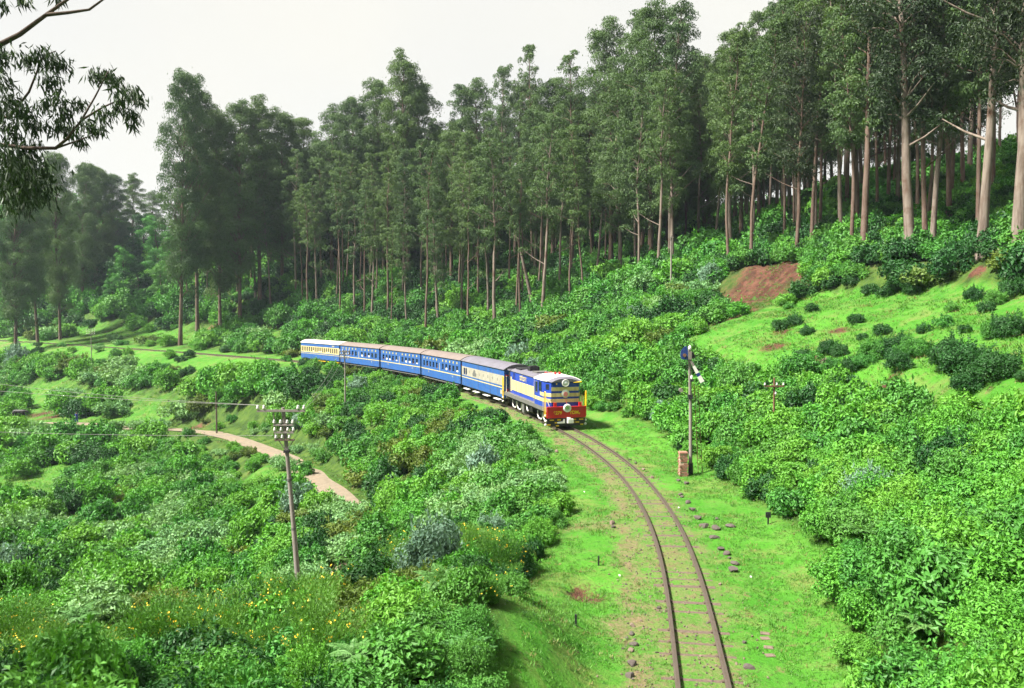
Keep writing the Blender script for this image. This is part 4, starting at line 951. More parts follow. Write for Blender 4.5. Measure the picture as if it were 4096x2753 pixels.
    for s in (-1, 1):
        y0, y1 = sorted((s * 1.04, s * 1.054))
        MB().box(-4.9, 2.70, y0, y1, 1.62, 2.42).build("cream_panel", M['cream'], e)
        MB().box(-5.28, -4.92, y0, y1, 1.50, 2.62).build("cream_post", M['cream'], e)
        for x in (-3.9, -4.3): MB().box(x - .05, x + .05, min(s * 1.04, s * 1.06), max(s * 1.04, s * 1.06), 2.5, 2.98).build("louvre", M['black'], e)
        for x in (-3.3, -1.8, -.3, 1.2): MB().box(x - .012, x + .012, min(s * 1.054, s * 1.062), max(s * 1.054, s * 1.062), 1.60, 2.44).build("panel_seam", M['pale'], e)
        # vernacular name: a head line with hanging strokes
        nm = MB(); Y0, Y1 = sorted((s * 1.04, s * 1.056)); X = lambda t: (-2.35 + t) if s < 0 else (-.15 - t)
        def bar(t0, t1, z0, z1): nm.box(min(X(t0), X(t1)), max(X(t0), X(t1)), Y0, Y1, z0, z1)
        bar(0, 2.1, 2.83, 2.88)
        for t in (.12, .42, .62, 1.02, 1.32, 1.72, 1.98): bar(t, t + .07, 2.55 if t not in (.62, 1.72) else 2.62, 2.83)
        for t in (.19, .69, 1.09, 1.39): bar(t, t + .2, 2.58, 2.64)
        for t in (.3, .95, 1.5): bar(t, t + .22, 2.72, 2.77)
        bar(.75, .85, 2.88, 2.98); bar(.4, .5, 2.88, 2.95)
        nm.build("painted_name", M['cream'], e)
    MB().box(-6.1, -5.4, -1.0, 1.0, 1.352, 3.06).build("rear_door_recess", M['black'], e)
    MB().box(-6.2, -5.3, -1.09, 1.09, 3.06, 3.16).build("rear_canopy", M['roofg'], e)
    ex = MB().box(-2.3, -1.5, -.42, .30, 3.25, 3.62); ex.box(-2.15, -1.65, -.3, .18, 3.62, 3.68); ex.build("exhaust_stack", M['black'], e)
    MB().box(-5.0, -3.4, -.7, .7, 3.24, 3.345).build("fan_grille", M['black'], e); MB().box(-.6, .8, -.5, .5, 3.26, 3.37).build("roof_hatch", M['gun'], e)
    for x, y in ((4.7, -.25), (4.7, .05), (2.5, -.3), (2.5, .1), (2.9, -.15)): MB().lathe([(.05, 0), (.09, .06), (.11, .16), (.05, .2)], (x, y, 3.30 if x < 3 else 3.44), 10).build("roof_horn", M['redp'], e)
    # handrails, steps and hoses
    for s in (-1, 1):
        y = s * 1.42
        handrail(e, 6.12, y, .32, .78, 2.45, M['yel']); handrail(e, -6.55, y, .30, .78, 2.55, M['yel'], r=.035)
        MB().box(6.16, 6.40, min(y, y - s * .02), max(y, y - s * .02), 1.4, 2.35).build("gate_panel", M['yel'], e) if s > 0 else None
        MB().box(-6.50, -6.30, min(y, y - s * .02), max(y, y - s * .02), 1.4, 2.45).build("gate_panel", M['yel'], e)
        MB().tube([(-5.9, s * 1.25, 1.35), (-5.9, s * 1.25, 2.6), (-5.75, s * 1.25, 2.6)], .035, 6).build("grab_rail", M['white'], e)
        MB().box(-6.05, -5.9, s * 1.18 - .07, s * 1.18 + .07, 1.352, 1.56).build("red_lamp", M['redp'], e)
        for x in (5.55, 5.85): MB().tube([(x, s * 1.36, 1.1), (x, s * 1.36, 2.15)], .022, 6).build("step_rail", M['cream'], e)
        MB().tube([(5.95, s * 1.30, 2.1), (6.38, s * 1.15, 1.47)], .02, 6).build("brace_rail", M['cream'], e)
        for z in (.28, .55, .82): MB().box(6.02, 6.38, s * 1.16 - .16, s * 1.16 + .16, z, z + .035).build("step", M['black'], e)
        for x, z in ((6.36, .86), (6.40, .50), (6.34, .24), (-6.5, .55), (-6.5, .85)): MB().lathe([(0, -.09), (.07, -.06), (.09, 0), (.07, .06), (0, .09)], (x, s * 1.40, z), 10).build("hose_cock", M['white'], e)
        MB().box(-.95, -.35, s * 1.02 - .18, s * 1.02 + .18, .30, .98).build("battery_box", M['gun'], e)
        MB().tube([(.1, s * 1.1, .95), (.25, s * 1.1, .62), (.5, s * 1.1, .50)], .05, 6).build("white_pipe", M['white'], e)
    MB().prism([(-.95, 1.05), (.95, 1.05), (.95, .5), (.7, .32), (-.7, .32), (-.95, .5)], 'x', -1.3, 1.2).build("fuel_tank", M['black'], e)
    bogie(e, 3.85, 3, 3.2, M['black'], M['white']); bogie(e, -3.85, 3, 3.2, M['black'], M['white'])
    tag(e, "blue and cream diesel locomotive with red headstock at the head of the train", "locomotive"); return e

# ---- coaches
BL, BW = 12.3, 2.44
def coach_shell(e, mat, z_sill, z_head, wins, roof_mat, wall_hi=None, upper=None):
    """body with real window openings on both sides; wins = [(x0, x1)]"""
    b = MB(); h = BL / 2
    b.box(-h, h, -BW / 2 + .06, BW / 2 - .06, .78, .86)
    for s in (-1, 1):
        y0, y1 = sorted((s * BW / 2, s * (BW / 2 - .06)))
        b.box(-h, h, y0, y1, .76, z_sill); b.box(-h, h, y0, y1, z_head, 3.04)
        xs = [-h] + [v for w in wins for v in w] + [h]
        for i in range(0, len(xs), 2): b.box(xs[i], xs[i + 1], y0, y1, z_sill, z_head)
    for x in (-h, h - .06): b.box(x, x + .06, -BW / 2 + .06, BW / 2 - .06, .76, 3.04)
    body = b.build("body", mat, e)
    roof_arc(MB(), [(-h - .12, BW / 2 + .09, 3.042, 3.46), (h + .12, BW / 2 + .09, 3.042, 3.46)], 13).build("roof", roof_mat, e)
    for s in (-1, 1): MB().box(s * h - .01 if s < 0 else h - .01, s * h + .01 if s < 0 else h + .01, -BW / 2 + .1, BW / 2 - .1, 3.05, 3.3) 
    u = MB().box(-h + .2, h - .2, -.95, .95, .60, .76); u.box(-1.6, 1.2, -.7, .7, .30, .60); u.build("underframe", M['black'], e)
    bogie(e, 4.1, 2, 1.75, M['black']); bogie(e, -4.1, 2, 1.75, M['black'])
    for s in (-1, 1):
        ed = MB().box(s * h, s * (h + .02), -.38, .38, .95, 2.75) if s > 0 else MB().box(s * (h + .02), s * h, -.38, .38, .95, 2.75); ed.build("end_door", M['dglass'], e)
        MB().tube([(s * h, 0, .72), (s * (h + .42), 0, .66)], .09, 8).build("coupling", M['white'], e)
        for y in (-.95, .95): MB().lathe([(.06, 0), (.06, .22), (.15, .23), (.15, .27)], (s * h if s > 0 else -h - .27, y, .80), 10, 'x').build("buffer", M['pale'], e)
        MB().box(s * h - .02 if s > 0 else -h - .03, s * h + .03 if s > 0 else -h + .02, -1.12, -.6, 2.5, 2.62).build("lamp_bracket", M['redp'], e)
    return body
def put_windows(e, wins, z0, z1, shade=.35, frame=M['blue'], deep=.05, open_=()):
    for s in (-1, 1):
        yi = s * (BW / 2 - deep)
        for k, (x0, x1) in enumerate(wins):
            y0, y1 = sorted((yi, yi - s * .015)); f = MB()
            f.box(x0, x1, y0, y1, z0, z0 + .03).box(x0, x1, y0, y1, z1 - .03, z1).box(x0, x0 + .03, y0, y1, z0 + .03, z1 - .03).box(x1 - .03, x1, y0, y1, z0 + .03, z1 - .03)
            w = f.build("window", frame, e)
            if s < 0 and k in open_: continue
            y0, y1 = sorted((yi - s * .004, yi - s * .012)); MB().box(x0 + .03, x1 - .03, y0, y1, z0 + .03, z1 - .03).build("pane", M['dglass'], w)
            if random.random() < shade:
                hh = random.choice((.12, .16, .2)); y0, y1 = sorted((yi + s * .002, yi + s * .02)); MB().box(x0 + .05, x1 - .05, y0, y1, z0 + .03, z0 + .03 + hh).build("shutter", M['white'], w)

def passenger_coach(seed, riders):
    random.seed(seed); e = empty("passenger_coach")
    wins = [(g + i * 1.06 - .29, g + i * 1.06 + .29) for g in (-5.2, .96) for i in range(5)]
    coach_shell(e, M['blue'], 1.80, 2.40, wins, M['roofb']); put_windows(e, wins, 1.80, 2.40, .6, open_=riders)
    for s in (-1, 1):
        y0, y1 = sorted((s * BW / 2, s * (BW / 2 + .012)))
        MB().box(-BL / 2, BL / 2, y0, y1, 1.50, 1.585).build("stripe", M['cream'], e)
        MB().box(-.05, .05, y0, y1 + (.004 if s > 0 else 0), 1.59, 2.42).build("door_post", M['cream'], e)
        for (a_, b_) in wins:
            c = (a_ + b_) / 2; m = MB(); m.prism([(c - .11, 2.60), (c + .11, 2.60), (c + .13, 2.70), (c + .08, 2.82), (c - .08, 2.82), (c - .13, 2.70)], 'y', *sorted((s * BW / 2, s * (BW / 2 + .02)))); m.build("ventilator", M['vent'], e)
        for x in (-3.6, 3.9): MB().box(x - .1, x + .1, y0, y1, 1.22, 1.36).build("number_plate", M['pale'], e)
        MB().box(-BL / 2 + .6, BL / 2 - .6, *sorted((s * 1.0, s * 1.28)), .56, .60).build("footboard", M['gun'], e)
    for s in (-1, 1): MB().box(*( (BL / 2, BL / 2 + .012) if s > 0 else (-BL / 2 - .012, -BL / 2)), -BW / 2, BW / 2, 1.50, 1.585).build("end_stripe", M['cream'], e)
    return e

def rear_coach():
    random.seed(5); e = empty("rear_coach")
    wins = [(-5.85 + i * .62, -5.85 + i * .62 + .36) for i in range(19)]
    coach_shell(e, M['blue'], 1.78, 2.46, wins, M['roofw']); put_windows(e, wins, 1.78, 2.46, .12, M['cream'])
    for s in (-1, 1):
        y0, y1 = sorted((s * BW / 2, s * (BW / 2 + .012))); b = MB()
        b.box(-BL / 2, BL / 2, y0, y1, 1.66, 1.78).box(-BL / 2, BL / 2, y0, y1, 2.46, 2.56)
        xs = [-BL / 2] + [v for w in wins for v in w] + [BL / 2]
        for i in range(0, len(xs), 2): b.box(xs[i], xs[i + 1], y0, y1, 1.78, 2.46)
        b.build("cream_band", M['cream'], e)
        MB().box(-BL / 2, BL / 2, y0, y1, 1.46, 1.52).build("stripe", M['cream'], e)
        MB().box(-BL / 2 + .1, BL / 2 - .1, *sorted((s * 1.0, s * 1.30)), .52, .57).build("footboard", M['yel'], e)
        MB().box(4.0, 4.7, y0, y1, 2.70, 2.86).build("destination_board", M['pale'], e)
    tag(e, "last coach of the train with white roof and cream window band", "railway coach"); return e

def baggage_van():
    random.seed(9); e = empty("baggage_van")
    wins = [(-5.5, -5.05), (-4.9, -4.45)]
    coach_shell(e, M['blue'], 1.80, 2.42, wins, M['roofg']); put_windows(e, wins, 1.80, 2.42, 0)
    for s in (-1, 1):
        y0, y1 = sorted((s * BW / 2, s * (BW / 2 + .012))); b = MB()
        b.box(-BL / 2, BL / 2, y0, y1, 1.72, 1.80).box(-BL / 2, BL / 2, y0, y1, 2.42, 2.54)
        xs = [-BL / 2] + [v for w in wins for v in w] + [BL / 2]
        for i in range(0, len(xs), 2): b.box(xs[i], xs[i + 1], y0, y1, 1.80, 2.42)
        b.build("cream_panel", M['pale'], e)
        MB().box(-BL / 2, BL / 2, y0, y1, 1.50, 1.57).build("stripe", M['cream'], e)
        Y = sorted((s * (BW / 2 + .012), s * (BW / 2 + .02)))
        MB().prism([(-2.6, 1.86), (-1.5, 1.86), (-1.45, 2.1), (-1.7, 2.22), (-1.8, 2.38), (-2.05, 2.46), (-2.3, 2.38), (-2.4, 2.22), (-2.65, 2.1)], 'y', *Y).build("painted_emblem", M['gun'], e)
        for x in (-3.6, -.4, .6, 1.9, 3.2, 4.5): MB().box(x - .05, x + .05, *Y, 2.02, 2.26).build("latch", M['gun'], e)
        for x in (-.9, 2.5): MB().box(x - .012, x + .012, *Y, .8, 2.9).build("door_seam", M['gun'], e)
        for x in (-4.6, -1.6, 1.4, 4.4): MB().box(x - .75, x + .75, *sorted((s * 1.05, s * 1.32)), .46, .51).build("footboard", M['white'], e)
        MB().box(5.2, 5.9, y0, y1, 1.0, 1.35).build("notice", M['pale'], e)
    tag(e, "baggage van in blue with pale cream panel and grey roof behind the locomotive", "railway van"); return e

i0 = int(np.argmin(np.abs(TR[:, 1] - 53.0) + 50 * (TA < 10))); a_front = TA[i0]
loco = locomotive(); loco.scale = (.9, 1, 1); put_on_track(loco, a_front + 5.95, 7.0)
PITCH_V = 12.95; a_v = a_front + 12.0 + .40 + BL / 2
van = baggage_van(); put_on_track(van, a_v, 8.2)
for i, txt in enumerate(("first", "second", "third")):
    RIDERS = ((1, 4, 7), (0, 3, 8), (2, 3, 6))[i]; c = passenger_coach(20 + i, RIDERS); COACHES = (COACHES if i else []) + [(c, RIDERS)]; put_on_track(c, a_v + PITCH_V * (i + 1), 8.2)
    tag(c, f"blue passenger coach with brown roof and cream stripe, {txt} behind the baggage van", "railway coach", "blue coaches of the train")
rc = rear_coach(); put_on_track(rc, a_v + PITCH_V * 4, 8.2)
random.seed(77)
# ------------------------------------------------------------------ poles, wires, signal
M['pole'] = paint("pole_weathered", (.19, .17, .155), rough=.75, wear=.5, dirt=(.14, .10, .07), scale=2)
M['poled'] = paint("pole_dark", (.085, .06, .045), rough=.85, wear=.5, scale=2)
M['rust'] = paint("rusty_iron", (.14, .07, .04), rough=.85, wear=.5, scale=5)
M['porcelain'] = paint("porcelain_white", (.52, .51, .49), rough=.25, wear=.1, scale=8, spec=.5)
M['wire'] = paint("wire_galvanised", (.16, .16, .15), rough=.6, wear=.3, metal=.3, scale=5)
M['brick'] = paint("brick_red", (.24, .105, .07), rough=.9, wear=.5, dirt=(.35, .30, .24), scale=4)
M['plaster'] = paint("plaster_stained", (.42, .34, .26), rough=.9, wear=.6, dirt=(.26, .12, .08), scale=2.5)
M['stone'] = paint("stone_grey_brown", (.058, .047, .042), rough=.9, wear=.5, dirt=(.15, .12, .10), scale=4)
M['stonep'] = paint("stone_pale", (.12, .088, .068), rough=.9, wear=.5, dirt=(.2, .15, .11), scale=4)
M['sigblue'] = paint("enamel_dark_blue", (.015, .035, .16), rough=.3, wear=.2, scale=5)
ins_me = MB().lathe([(.02, -.10), (.02, 0), (.075, .0), (.085, .05), (.06, .09), (.065, .12), (.045, .18), (0, .20)], n=10).mesh("insulator", M['porcelain'])

def insulators(pts, e, s=1.0):
    s *= .82
    for p in pts: o = link("insulator", ins_me, e, p); o.scale = (s, s, s)
# big telegraph pole on the near left
pb = Vector((-10.0, 37.0, 0)); pb.z = gz(pb.x, pb.y)
top = Vector(((1128 - 2048) / F * 37.0, 37.0, CAM_Z + (1240 - 1632) / F * 37.0))
e = empty("telegraph_pole", tuple(pb)); tl = top - pb
MB().tube([(0, 0, -.5), tuple(tl * .35), tuple(tl * .36), tuple(tl * .7), tuple(tl)], [.13, .118, .105, .095, .08], 12).build("post", M['pole'], e)
for t in (.36, .62): MB().tube([tuple(tl * (t - .006)), tuple(tl * (t + .006))], .122, 12).build("joint_ring", M['gun'], e)
def arm(z, x0, x1, th, mat=M['pole']):
    c = tl * (z / tl.z); MB().box(c.x + x0, c.x + x1, c.y - .17, c.y - .08, c.z - th, c.z + th).build("cross_arm", mat, e); return c
c = arm(tl.z - .14, -1.18, 1.06, .05); insulators([(c.x + x, c.y - .125, c.z + .09) for x in (-1.15, -.86, .72, 1.0)], e, 1.15)
for zz, dark in ((.80, 0), (1.15, 0), (1.50, 1)):
    c = arm(tl.z - zz, -.48, .44, .04, M['poled'] if dark else M['pole']); insulators([(c.x + x, c.y - .125, c.z + .08) for x in ((-.45, -.15, .16, .42) if not dark else (-.42, -.13, .2))], e, 1.05)
MB().tube([(tl.x - .40, tl.y - .12, tl.z - .2), (tl.x - .36, tl.y - .12, tl.z - 1.5)], .02, 6).build("hanger_rod", M['pole'], e)
c0 = tl * ((tl.z - 2.05) / tl.z)
for s in (-1, 1): MB().tube([(c0.x, c0.y - .1, c0.z), (c0.x + s * .34, c0.y - .12, c0.z + .52)], .022, 6).build("brace", M['gun'] if s > 0 else M['pole'], e)
MB().box(c0.x - .13, c0.x + .13, c0.y - .13, c0.y + .13, c0.z - .06, c0.z + .06).build("clamp", M['black'], e)
tag(e, "leaning grey telegraph pole with four cross-arms of white insulators in the valley", "telegraph pole")

def small_pole(u, v_top, v_base, d, label, arms=((.25, .6),), ins=True, mat='pole', r=.07, below=2.0, group="small poles"):
    s = F / d; x = (u - 2048) / s; zt = CAM_Z + (1240 - v_top) / s; g = gz(x, d); zb = min(CAM_Z + (1240 - v_base) / s, g + .0)
    e = empty("telegraph_pole", (x, d, g)); H = zt - g
    MB().tube([(0, 0, -.4), (.01, 0, H * .5), (.0, 0, H)], [r * 1.2, r, r * .8], 10).build("post", M[mat], e)
    for dz, hw in arms:
        MB().box(-hw, hw, -r - .06, -r + .02, H - dz - .04, H - dz + .04).build("cross_arm", M[mat], e)
        if ins: insulators([(x_, -r - .02, H - dz + .08) for x_ in (-hw * .9, -hw * .35, hw * .35, hw * .9)], e, .9)
    tag(e, label, "telegraph pole"); return e, Vector((x, d, zt))
p_mid, t_mid = small_pole(1378, 1402, 1540, 84.0, "grey telegraph pole with insulators standing in front of the last coaches", ((.12, .55), (.45, .5), (.8, .5)))
p_road, t_road = small_pole(860, 1568, 1722, 104.0, "bare dark post beside the dirt road", ((.9, .06),), False, 'poled', .10)
p_far, t_far = small_pole(363, 1318, 1400, 150.0, "distant pole with three short cross-arms near the far left track", ((.1, .9), (.5, .8), (.9, .8)))
p_hill, t_hill = small_pole(2682, 945, 1062, 92.0, "pale slim pole on the hillside edge below the ridge trees", ((.2, .3),), False, 'pole', .10)
# brown T-shaped pole in the right thicket
x = (3100 - 2048) / F * 41; e = empty("telegraph_pole", (x, 41, gz(x, 41))); H = CAM_Z + (1240 - 1512) / F * 41 - e.location.z
MB().tube([(0, 0, -.3), (0, 0, H)], [.055, .045], 8).build("post", M['rust'], e); MB().box(-.52, .50, -.09, -.03, H - .47, H - .39).build("cross_arm", M['rust'], e)
insulators([(-.5, -.06, H - .38), (.12, -.06, H - .38), (.46, -.06, H - .38), (.06, -.08, H - .85)], e, .8); tag(e, "rusty T-shaped pole with one cross-arm in the right-hand thicket", "telegraph pole")

def wire(p, q, sag, r, label):
    p, q = Vector(p), Vector(q); pts = [p.lerp(q, t) - Vector((0, 0, sag * 4 * t * (1 - t))) for t in [i / 24 for i in range(25)]]
    b = (p + q) / 2; o = MB().tube([tuple(v - p) for v in pts], r, 5).build("telegraph_wire", M['wire'], None, tuple(p)); tag(o, label, "wire", "telegraph wires")
def P3(u, v, d): return Vector(((u - 2048) / F * d, d, CAM_Z + (1240 - v) / F * d))
tp = Vector(pb) + tl
wire((tp.x - 1.15, tp.y - .12, tp.z + .12), P3(-250, 1545, 50), .12, .010, "upper telegraph wire running left from the leaning pole's top arm")
wire((tp.x - .86, tp.y - .12, tp.z + .12), P3(-250, 1500, 60), .3, .010, "thin telegraph wire just above the others, left of the leaning pole")
wire((tp.x - .45, tp.y - .12, tp.z - 1.3), P3(-250, 1722, 42), .1, .009, "lower telegraph wire running left from the leaning pole's short arm")
wire((tp.x + 1.0, tp.y - .12, tp.z + .12), (t_mid.x - .5, t_mid.y, t_mid.z), .5, .011, "telegraph wire from the leaning pole up towards the last coaches")
wire((tp.x + .42, tp.y - .12, tp.z - .6), (t_mid.x, t_mid.y, t_mid.z - .4), .6, .010, "lower telegraph wire from the leaning pole towards the last coaches")

# semaphore signal beside the line
sx, sy = 8.72, 38.6; e = empty("semaphore_signal", (sx, sy, gz(sx, sy))); K = F / sy; H = CAM_Z + (1240 - 1400) / K - e.location.z
MB().tube([(0, 0, .55), (-.03, 0, H * .5), (-.11, 0, H)], [.085, .08, .065], 12).build("post", M['pole'], e)
MB().tube([(.01, 0, -.2), (0, 0, .55)], .12, 10).build("base", M['black'], e)
tx = -.11
MB().lathe([(.05, 0), (.07, .02), (.085, .10), (.06, .17), (0, .24)], (tx + .02, 0, H), 10).build("finial", M['white'], e)
MB().prism([(tx - .10, H - .48), (tx - .42, H - .44), (tx - .48, H - .26), (tx - .44, H - .05), (tx - .28, H + .15), (tx - .16, H + .20), (tx - .10, H - .05)], 'y', -.16, -.10).build("spectacle", M['sigblue'], e)
MB().lathe([(.085, 0), (.085, .03)], (tx - .27, -.195, H - .25), 12, 'y').build("lens", M['rust'], e)
lb = MB().box(tx - .10, tx + .08, -.16, .12, H - .46, H - .08); lb.build("bearing_box", M['pole'], e)
MB().prism([(tx + .09, H - .42), (tx + .24, H - .40), (tx + .26, H - .26), (tx + .16, H - .08), (tx + .09, H - .10)], 'y', -.10, .10).build("lamp_case", M['black'], e)
# drooping arm, white with a dark bar
A0 = Vector((tx + .03, -.12, H - .50)); A1 = Vector((tx + .58, -.12, H - 1.50)); dv = (A1 - A0); nvec = Vector((-dv.z, 0, dv.x)).normalized()
def arm_piece(t0, t1, w0, w1, mat, name, y=0.0):
    a_, b_ = A0 + dv * t0, A0 + dv * t1; m = MB(); pts = [a_ - nvec * w0, b_ - nvec * w1, b_ + nvec * w1, a_ + nvec * w0]
    m.prism([(p.x, p.z) for p in pts], 'y', -.14 - y, -.11); m.build(name, mat, e)
arm_piece(0, .28, .05, .06, M['pole'], "arm_root"); arm_piece(.28, .62, .065, .085, M['white'], "signal_arm"); arm_piece(.62, .77, .085, .095, M['sigblue'], "arm_bar"); arm_piece(.77, 1.06, .095, .11, M['white'], "arm_tip")
MB().tube([(tx, -.05, H - .86), (tx + .62, -.05, H - .98), (tx + .55, -.05, H - 1.12)], .016, 6).build("bracket", M['black'], e)
MB().lathe([(.04, 0), (.06, .05), (.05, .16), (.02, .2)], (tx + .10, -.1, H - 1.42), 8).build("lower_lamp", M['white'], e); MB().box(tx + .04, tx + .16, -.16, -.04, H - 1.52, H - 1.43).build("lamp_bracket", M['black'], e)
zl = H - 2.28; MB().box(tx - .03, tx + .17, -.12, .12, zl - .10, zl + .10).build("lever_pivot", M['black'], e)
MB().tube([(tx + .05, -.1, zl), (tx - .40, -.1, zl + .30)], .022, 6).build("balance_lever", M['black'], e); MB().lathe([(.10, -.05), (.10, .05)], (tx - .42, -.1, zl + .33), 14, 'y').build("balance_weight", M['pole'], e)
MB().tube([(tx - .15, -.12, H - .45), (tx - .12, -.12, zl)], .010, 5).build("down_rod", M['black'], e)
for xo in (.16, .36):
    MB().tube([(xo + .28, .25, -.05), (xo, .15, H - 1.5)], .014, 5).build("ladder_stile", M['rust'], e)
for i in range(17):
    t = .05 + i * .055; MB().tube([(.16 + .28 * (1 - t), .25 - .1 * t, t * (H - 1.5)), (.36 + .28 * (1 - t), .25 - .1 * t, t * (H - 1.5))], .009, 5).build("rung", M['rust'], e)
tag(e, "semaphore signal post with drooping white arm and dark blue spectacle beside the track", "railway signal")
# weathered brick pier at its foot
bp_ = empty("brick_pier", (8.28, 38.3, gz(8.28, 38.3)))
MB().box(-.17, .17, -.17, .17, -.1, 1.10).build("core", M['plaster'], bp_)
bk = MB().box(-.095, .095, -.012, .012, -.03, .03).mesh("brick", M['brick'])
for c_ in range(15):
    z = .03 + c_ * .071
    for side in range(4):
        for k in range(2):
            if random.random() < .30: continue
            off = (-.09 + .2 * k + (.06 if c_ % 2 else 0)) * .85; o = link("brick", bk, bp_); a_ = side * math.pi / 2
            o.location = (math.cos(a_) * off + math.sin(a_) * .178, math.sin(a_) * off - math.cos(a_) * .178, z); o.rotation_euler = (0, 0, a_)
MB().prism([(-.21, 1.10), (.21, 1.10), (.19, 1.17), (-.19, 1.17)], 'y', -.21, .21).build("cap", M['brick'], bp_)
tag(bp_, "weathered red brick pier at the foot of the signal post", "brick pier")

# ------------------------------------------------------------------ stones and small marks along the line
def rock_mesh(seed, mat):
    r = np.random.default_rng(seed); bm = bmesh.new(); bmesh.ops.create_icosphere(bm, subdivisions=2, radius=1)
    ax = unit(r.normal(size=(9, 3))); lim = r.uniform(.4, .8, 9)
    for v in bm.verts:
        p = np.array(v.co)
        for q, l in zip(ax, lim):
            d = p @ q
            if d > l: p = p - q * (d - l)
        v.co = Vector(p * (1 + .04 * r.normal()))
    me = bpy.data.meshes.new("stone"); bm.to_mesh(me); bm.free(); me.materials.append(mat); return me
ROCK = [rock_mesh(i, M['stone']) for i in range(4)]; ROCKP = [rock_mesh(10 + i, M['stonep']) for i in range(2)]; ROCKW = rock_mesh(30, M['white'])
zi = lambda X, Y: (2050 + X / 1.489, 1700 + Y / 1.489)
st = [(1000, 400, .13), (1012, 412, .11), (1040, 445, .16), (1072, 490, .17), (1105, 540, .17), (1142, 590, .20), (1205, 655, .16), (1240, 725, .14), (1276, 752, .15), (1290, 775, .09), (1325, 808, .15), (1312, 850, .18), (1220, 545, .10), (1215, 600, .20), (1298, 588, .18), (1035, 340, .17), (990, 322, .13)]
for i, (X, Y, r) in enumerate(st):
    p = on_plane(*zi(X, Y + 14 if Y > 380 else Y + 8)); o = link("stone", ROCK[i % 4], None, (p.x, p.y, gz(p.x, p.y) + r * .25)); o.scale = (r * 1.3, r * 1.0, r * .62); o.rotation_euler = (0, 0, random.uniform(0, 6))
    tag(o, "small grey brown boulder at the foot of the brick pier" if Y < 380 else "grey brown boulder lying in the hollow right of the stone row" if (X, Y) in ((1220, 545), (1215, 600), (1298, 588)) else "grey brown boulder in the row lining the right side of the track", "stone", "stones beside the track")
for i, (X, Y, r) in enumerate([(712, 1190, .09), (715, 1240, .09), (722, 1300, .11), (708, 1340, .09), (710, 1420, .12), (700, 1490, .12), (590, 585, .14), (600, 605, .10), (870, 1085, .07), (1235, 945, .07), (1410, 1440, .12), (1380, 1290, .07), (265, 158, .16), (235, 300 - 85, .12), (325, 212, .10), (780, 265, .12), (735, 225, .10), (695, 205, .1), (830, 312, .12), (300, 212, .1)]):
    p = on_plane(*zi(X, Y)); o = link("stone", ROCK[i % 4] if i % 3 else ROCKP[i % 2], None, (p.x, p.y, gz(p.x, p.y) + r * .2)); o.scale = (r * 1.2, r, r * .8); o.rotation_euler = (0, 0, random.uniform(0, 6))
    tag(o, "small stone in the row set in the grass left of the near track" if i < 6 else "single small stone lying loose in the grass near the rails", "stone", "small stones in the grass")
for i, (X, Y) in enumerate([(1503, 1235), (1505, 1265), (1525, 1318), (1535, 1365)]):
    p = on_plane(*zi(X, Y)); m = MB().box(-.11, .11, -.08, .08, -.04, .006); o = m.build("paving_slab", M['stonep'], None, (p.x, p.y, gz(p.x, p.y) + .012)); o.rotation_euler = (random.uniform(-.05, .05), random.uniform(-.05, .05), random.uniform(-.3, .3))
    tag(o, "flat pinkish slab set flush in the grass right of the near rails", "slab", "flat slabs in the grass")
for i, (X, Y) in enumerate([(638, 893), (1420, 900), (428, 397), (990, 490)]):
    p = on_plane(*zi(X, Y)); o = link("stone", ROCKW, None, (p.x, p.y, gz(p.x, p.y) + .03)); o.scale = (.05, .05, .04); tag(o, "small whitish pebble lying on the cropped grass", "stone", "white pebbles on the grass")
def marker(X, Yt, Yb, plate, label):
    p = on_plane(*zi(X, Yb)); e = empty("marker_post", (p.x, p.y, gz(p.x, p.y))); h = max(.3, (Yb - Yt) / 1.489 / (F / p.y))
    MB().box(-.025, .025, -.025, .025, -.1, h * (.62 if plate else 1)).build("post", M['black'], e)
    if plate: MB().box(-.09, .09, -.03, .03, h * .55, h).build("plate", M['black'], e)
    tag(e, label, "marker post")
marker(1522, 525, 600, True, "short black marker post with square plate in the grass right of the track")
marker(513, 785, 830, False, "short black stub post in the grass left of the track")
marker(377, 1222, 1262, False, "low dark stump on the grassy hump near the bottom of the view")
# boulder by the hillside pole
p = spot(2665, 1080); o = link("boulder", ROCK[1], None, (p.x, p.y, p.z + .3)); o.scale = (.8, .7, .7); tag(o, "dark boulder below the pale pole on the hillside edge", "boulder")
p = spot(3305, 1470); o = link("boulder", ROCKP[0], None, (p.x, p.y, p.z + .2)); o.scale = (.5, .4, .35); tag(o, "pinkish boulder at the terrace foot right of the signal", "boulder")

# ------------------------------------------------------------------ the walker and the cow on the road
def skin_body(name, verts, edges, rad, mat, root=0, sub=2):
    me = bpy.data.meshes.new(name); me.from_pydata(verts, edges, []); o = bpy.data.objects.new("tmp_skin", me); COL.objects.link(o)
    sk = o.modifiers.new("skin", 'SKIN'); o.modifiers.new("sub", 'SUBSURF').levels = sub
    for i, r in enumerate(rad): me.skin_vertices[0].data[i].radius = (r, r) if not isinstance(r, tuple) else r
    me.skin_vertices[0].data[root].use_root = True
    bpy.context.view_layer.update(); m2 = bpy.data.meshes.new_from_object(o.evaluated_get(bpy.context.evaluated_depsgraph_get())); bpy.data.objects.remove(o)
    m2.name = name; m2.materials.clear(); m2.materials.append(mat); m2.polygons.foreach_set("use_smooth", [True] * len(m2.polygons)); return m2
M['skin'] = plain("skin_brown", (.20, .10, .06)); M['bluecloth'] = paint("cloth_blue", (.02, .05, .28), rough=.9, wear=.1, scale=8); M['cow'] = paint("hide_black", (.012, .011, .012), rough=.6, wear=.25, dirt=(.05, .035, .025), scale=4); M['hair'] = plain("hair_black", (.01, .008, .008))
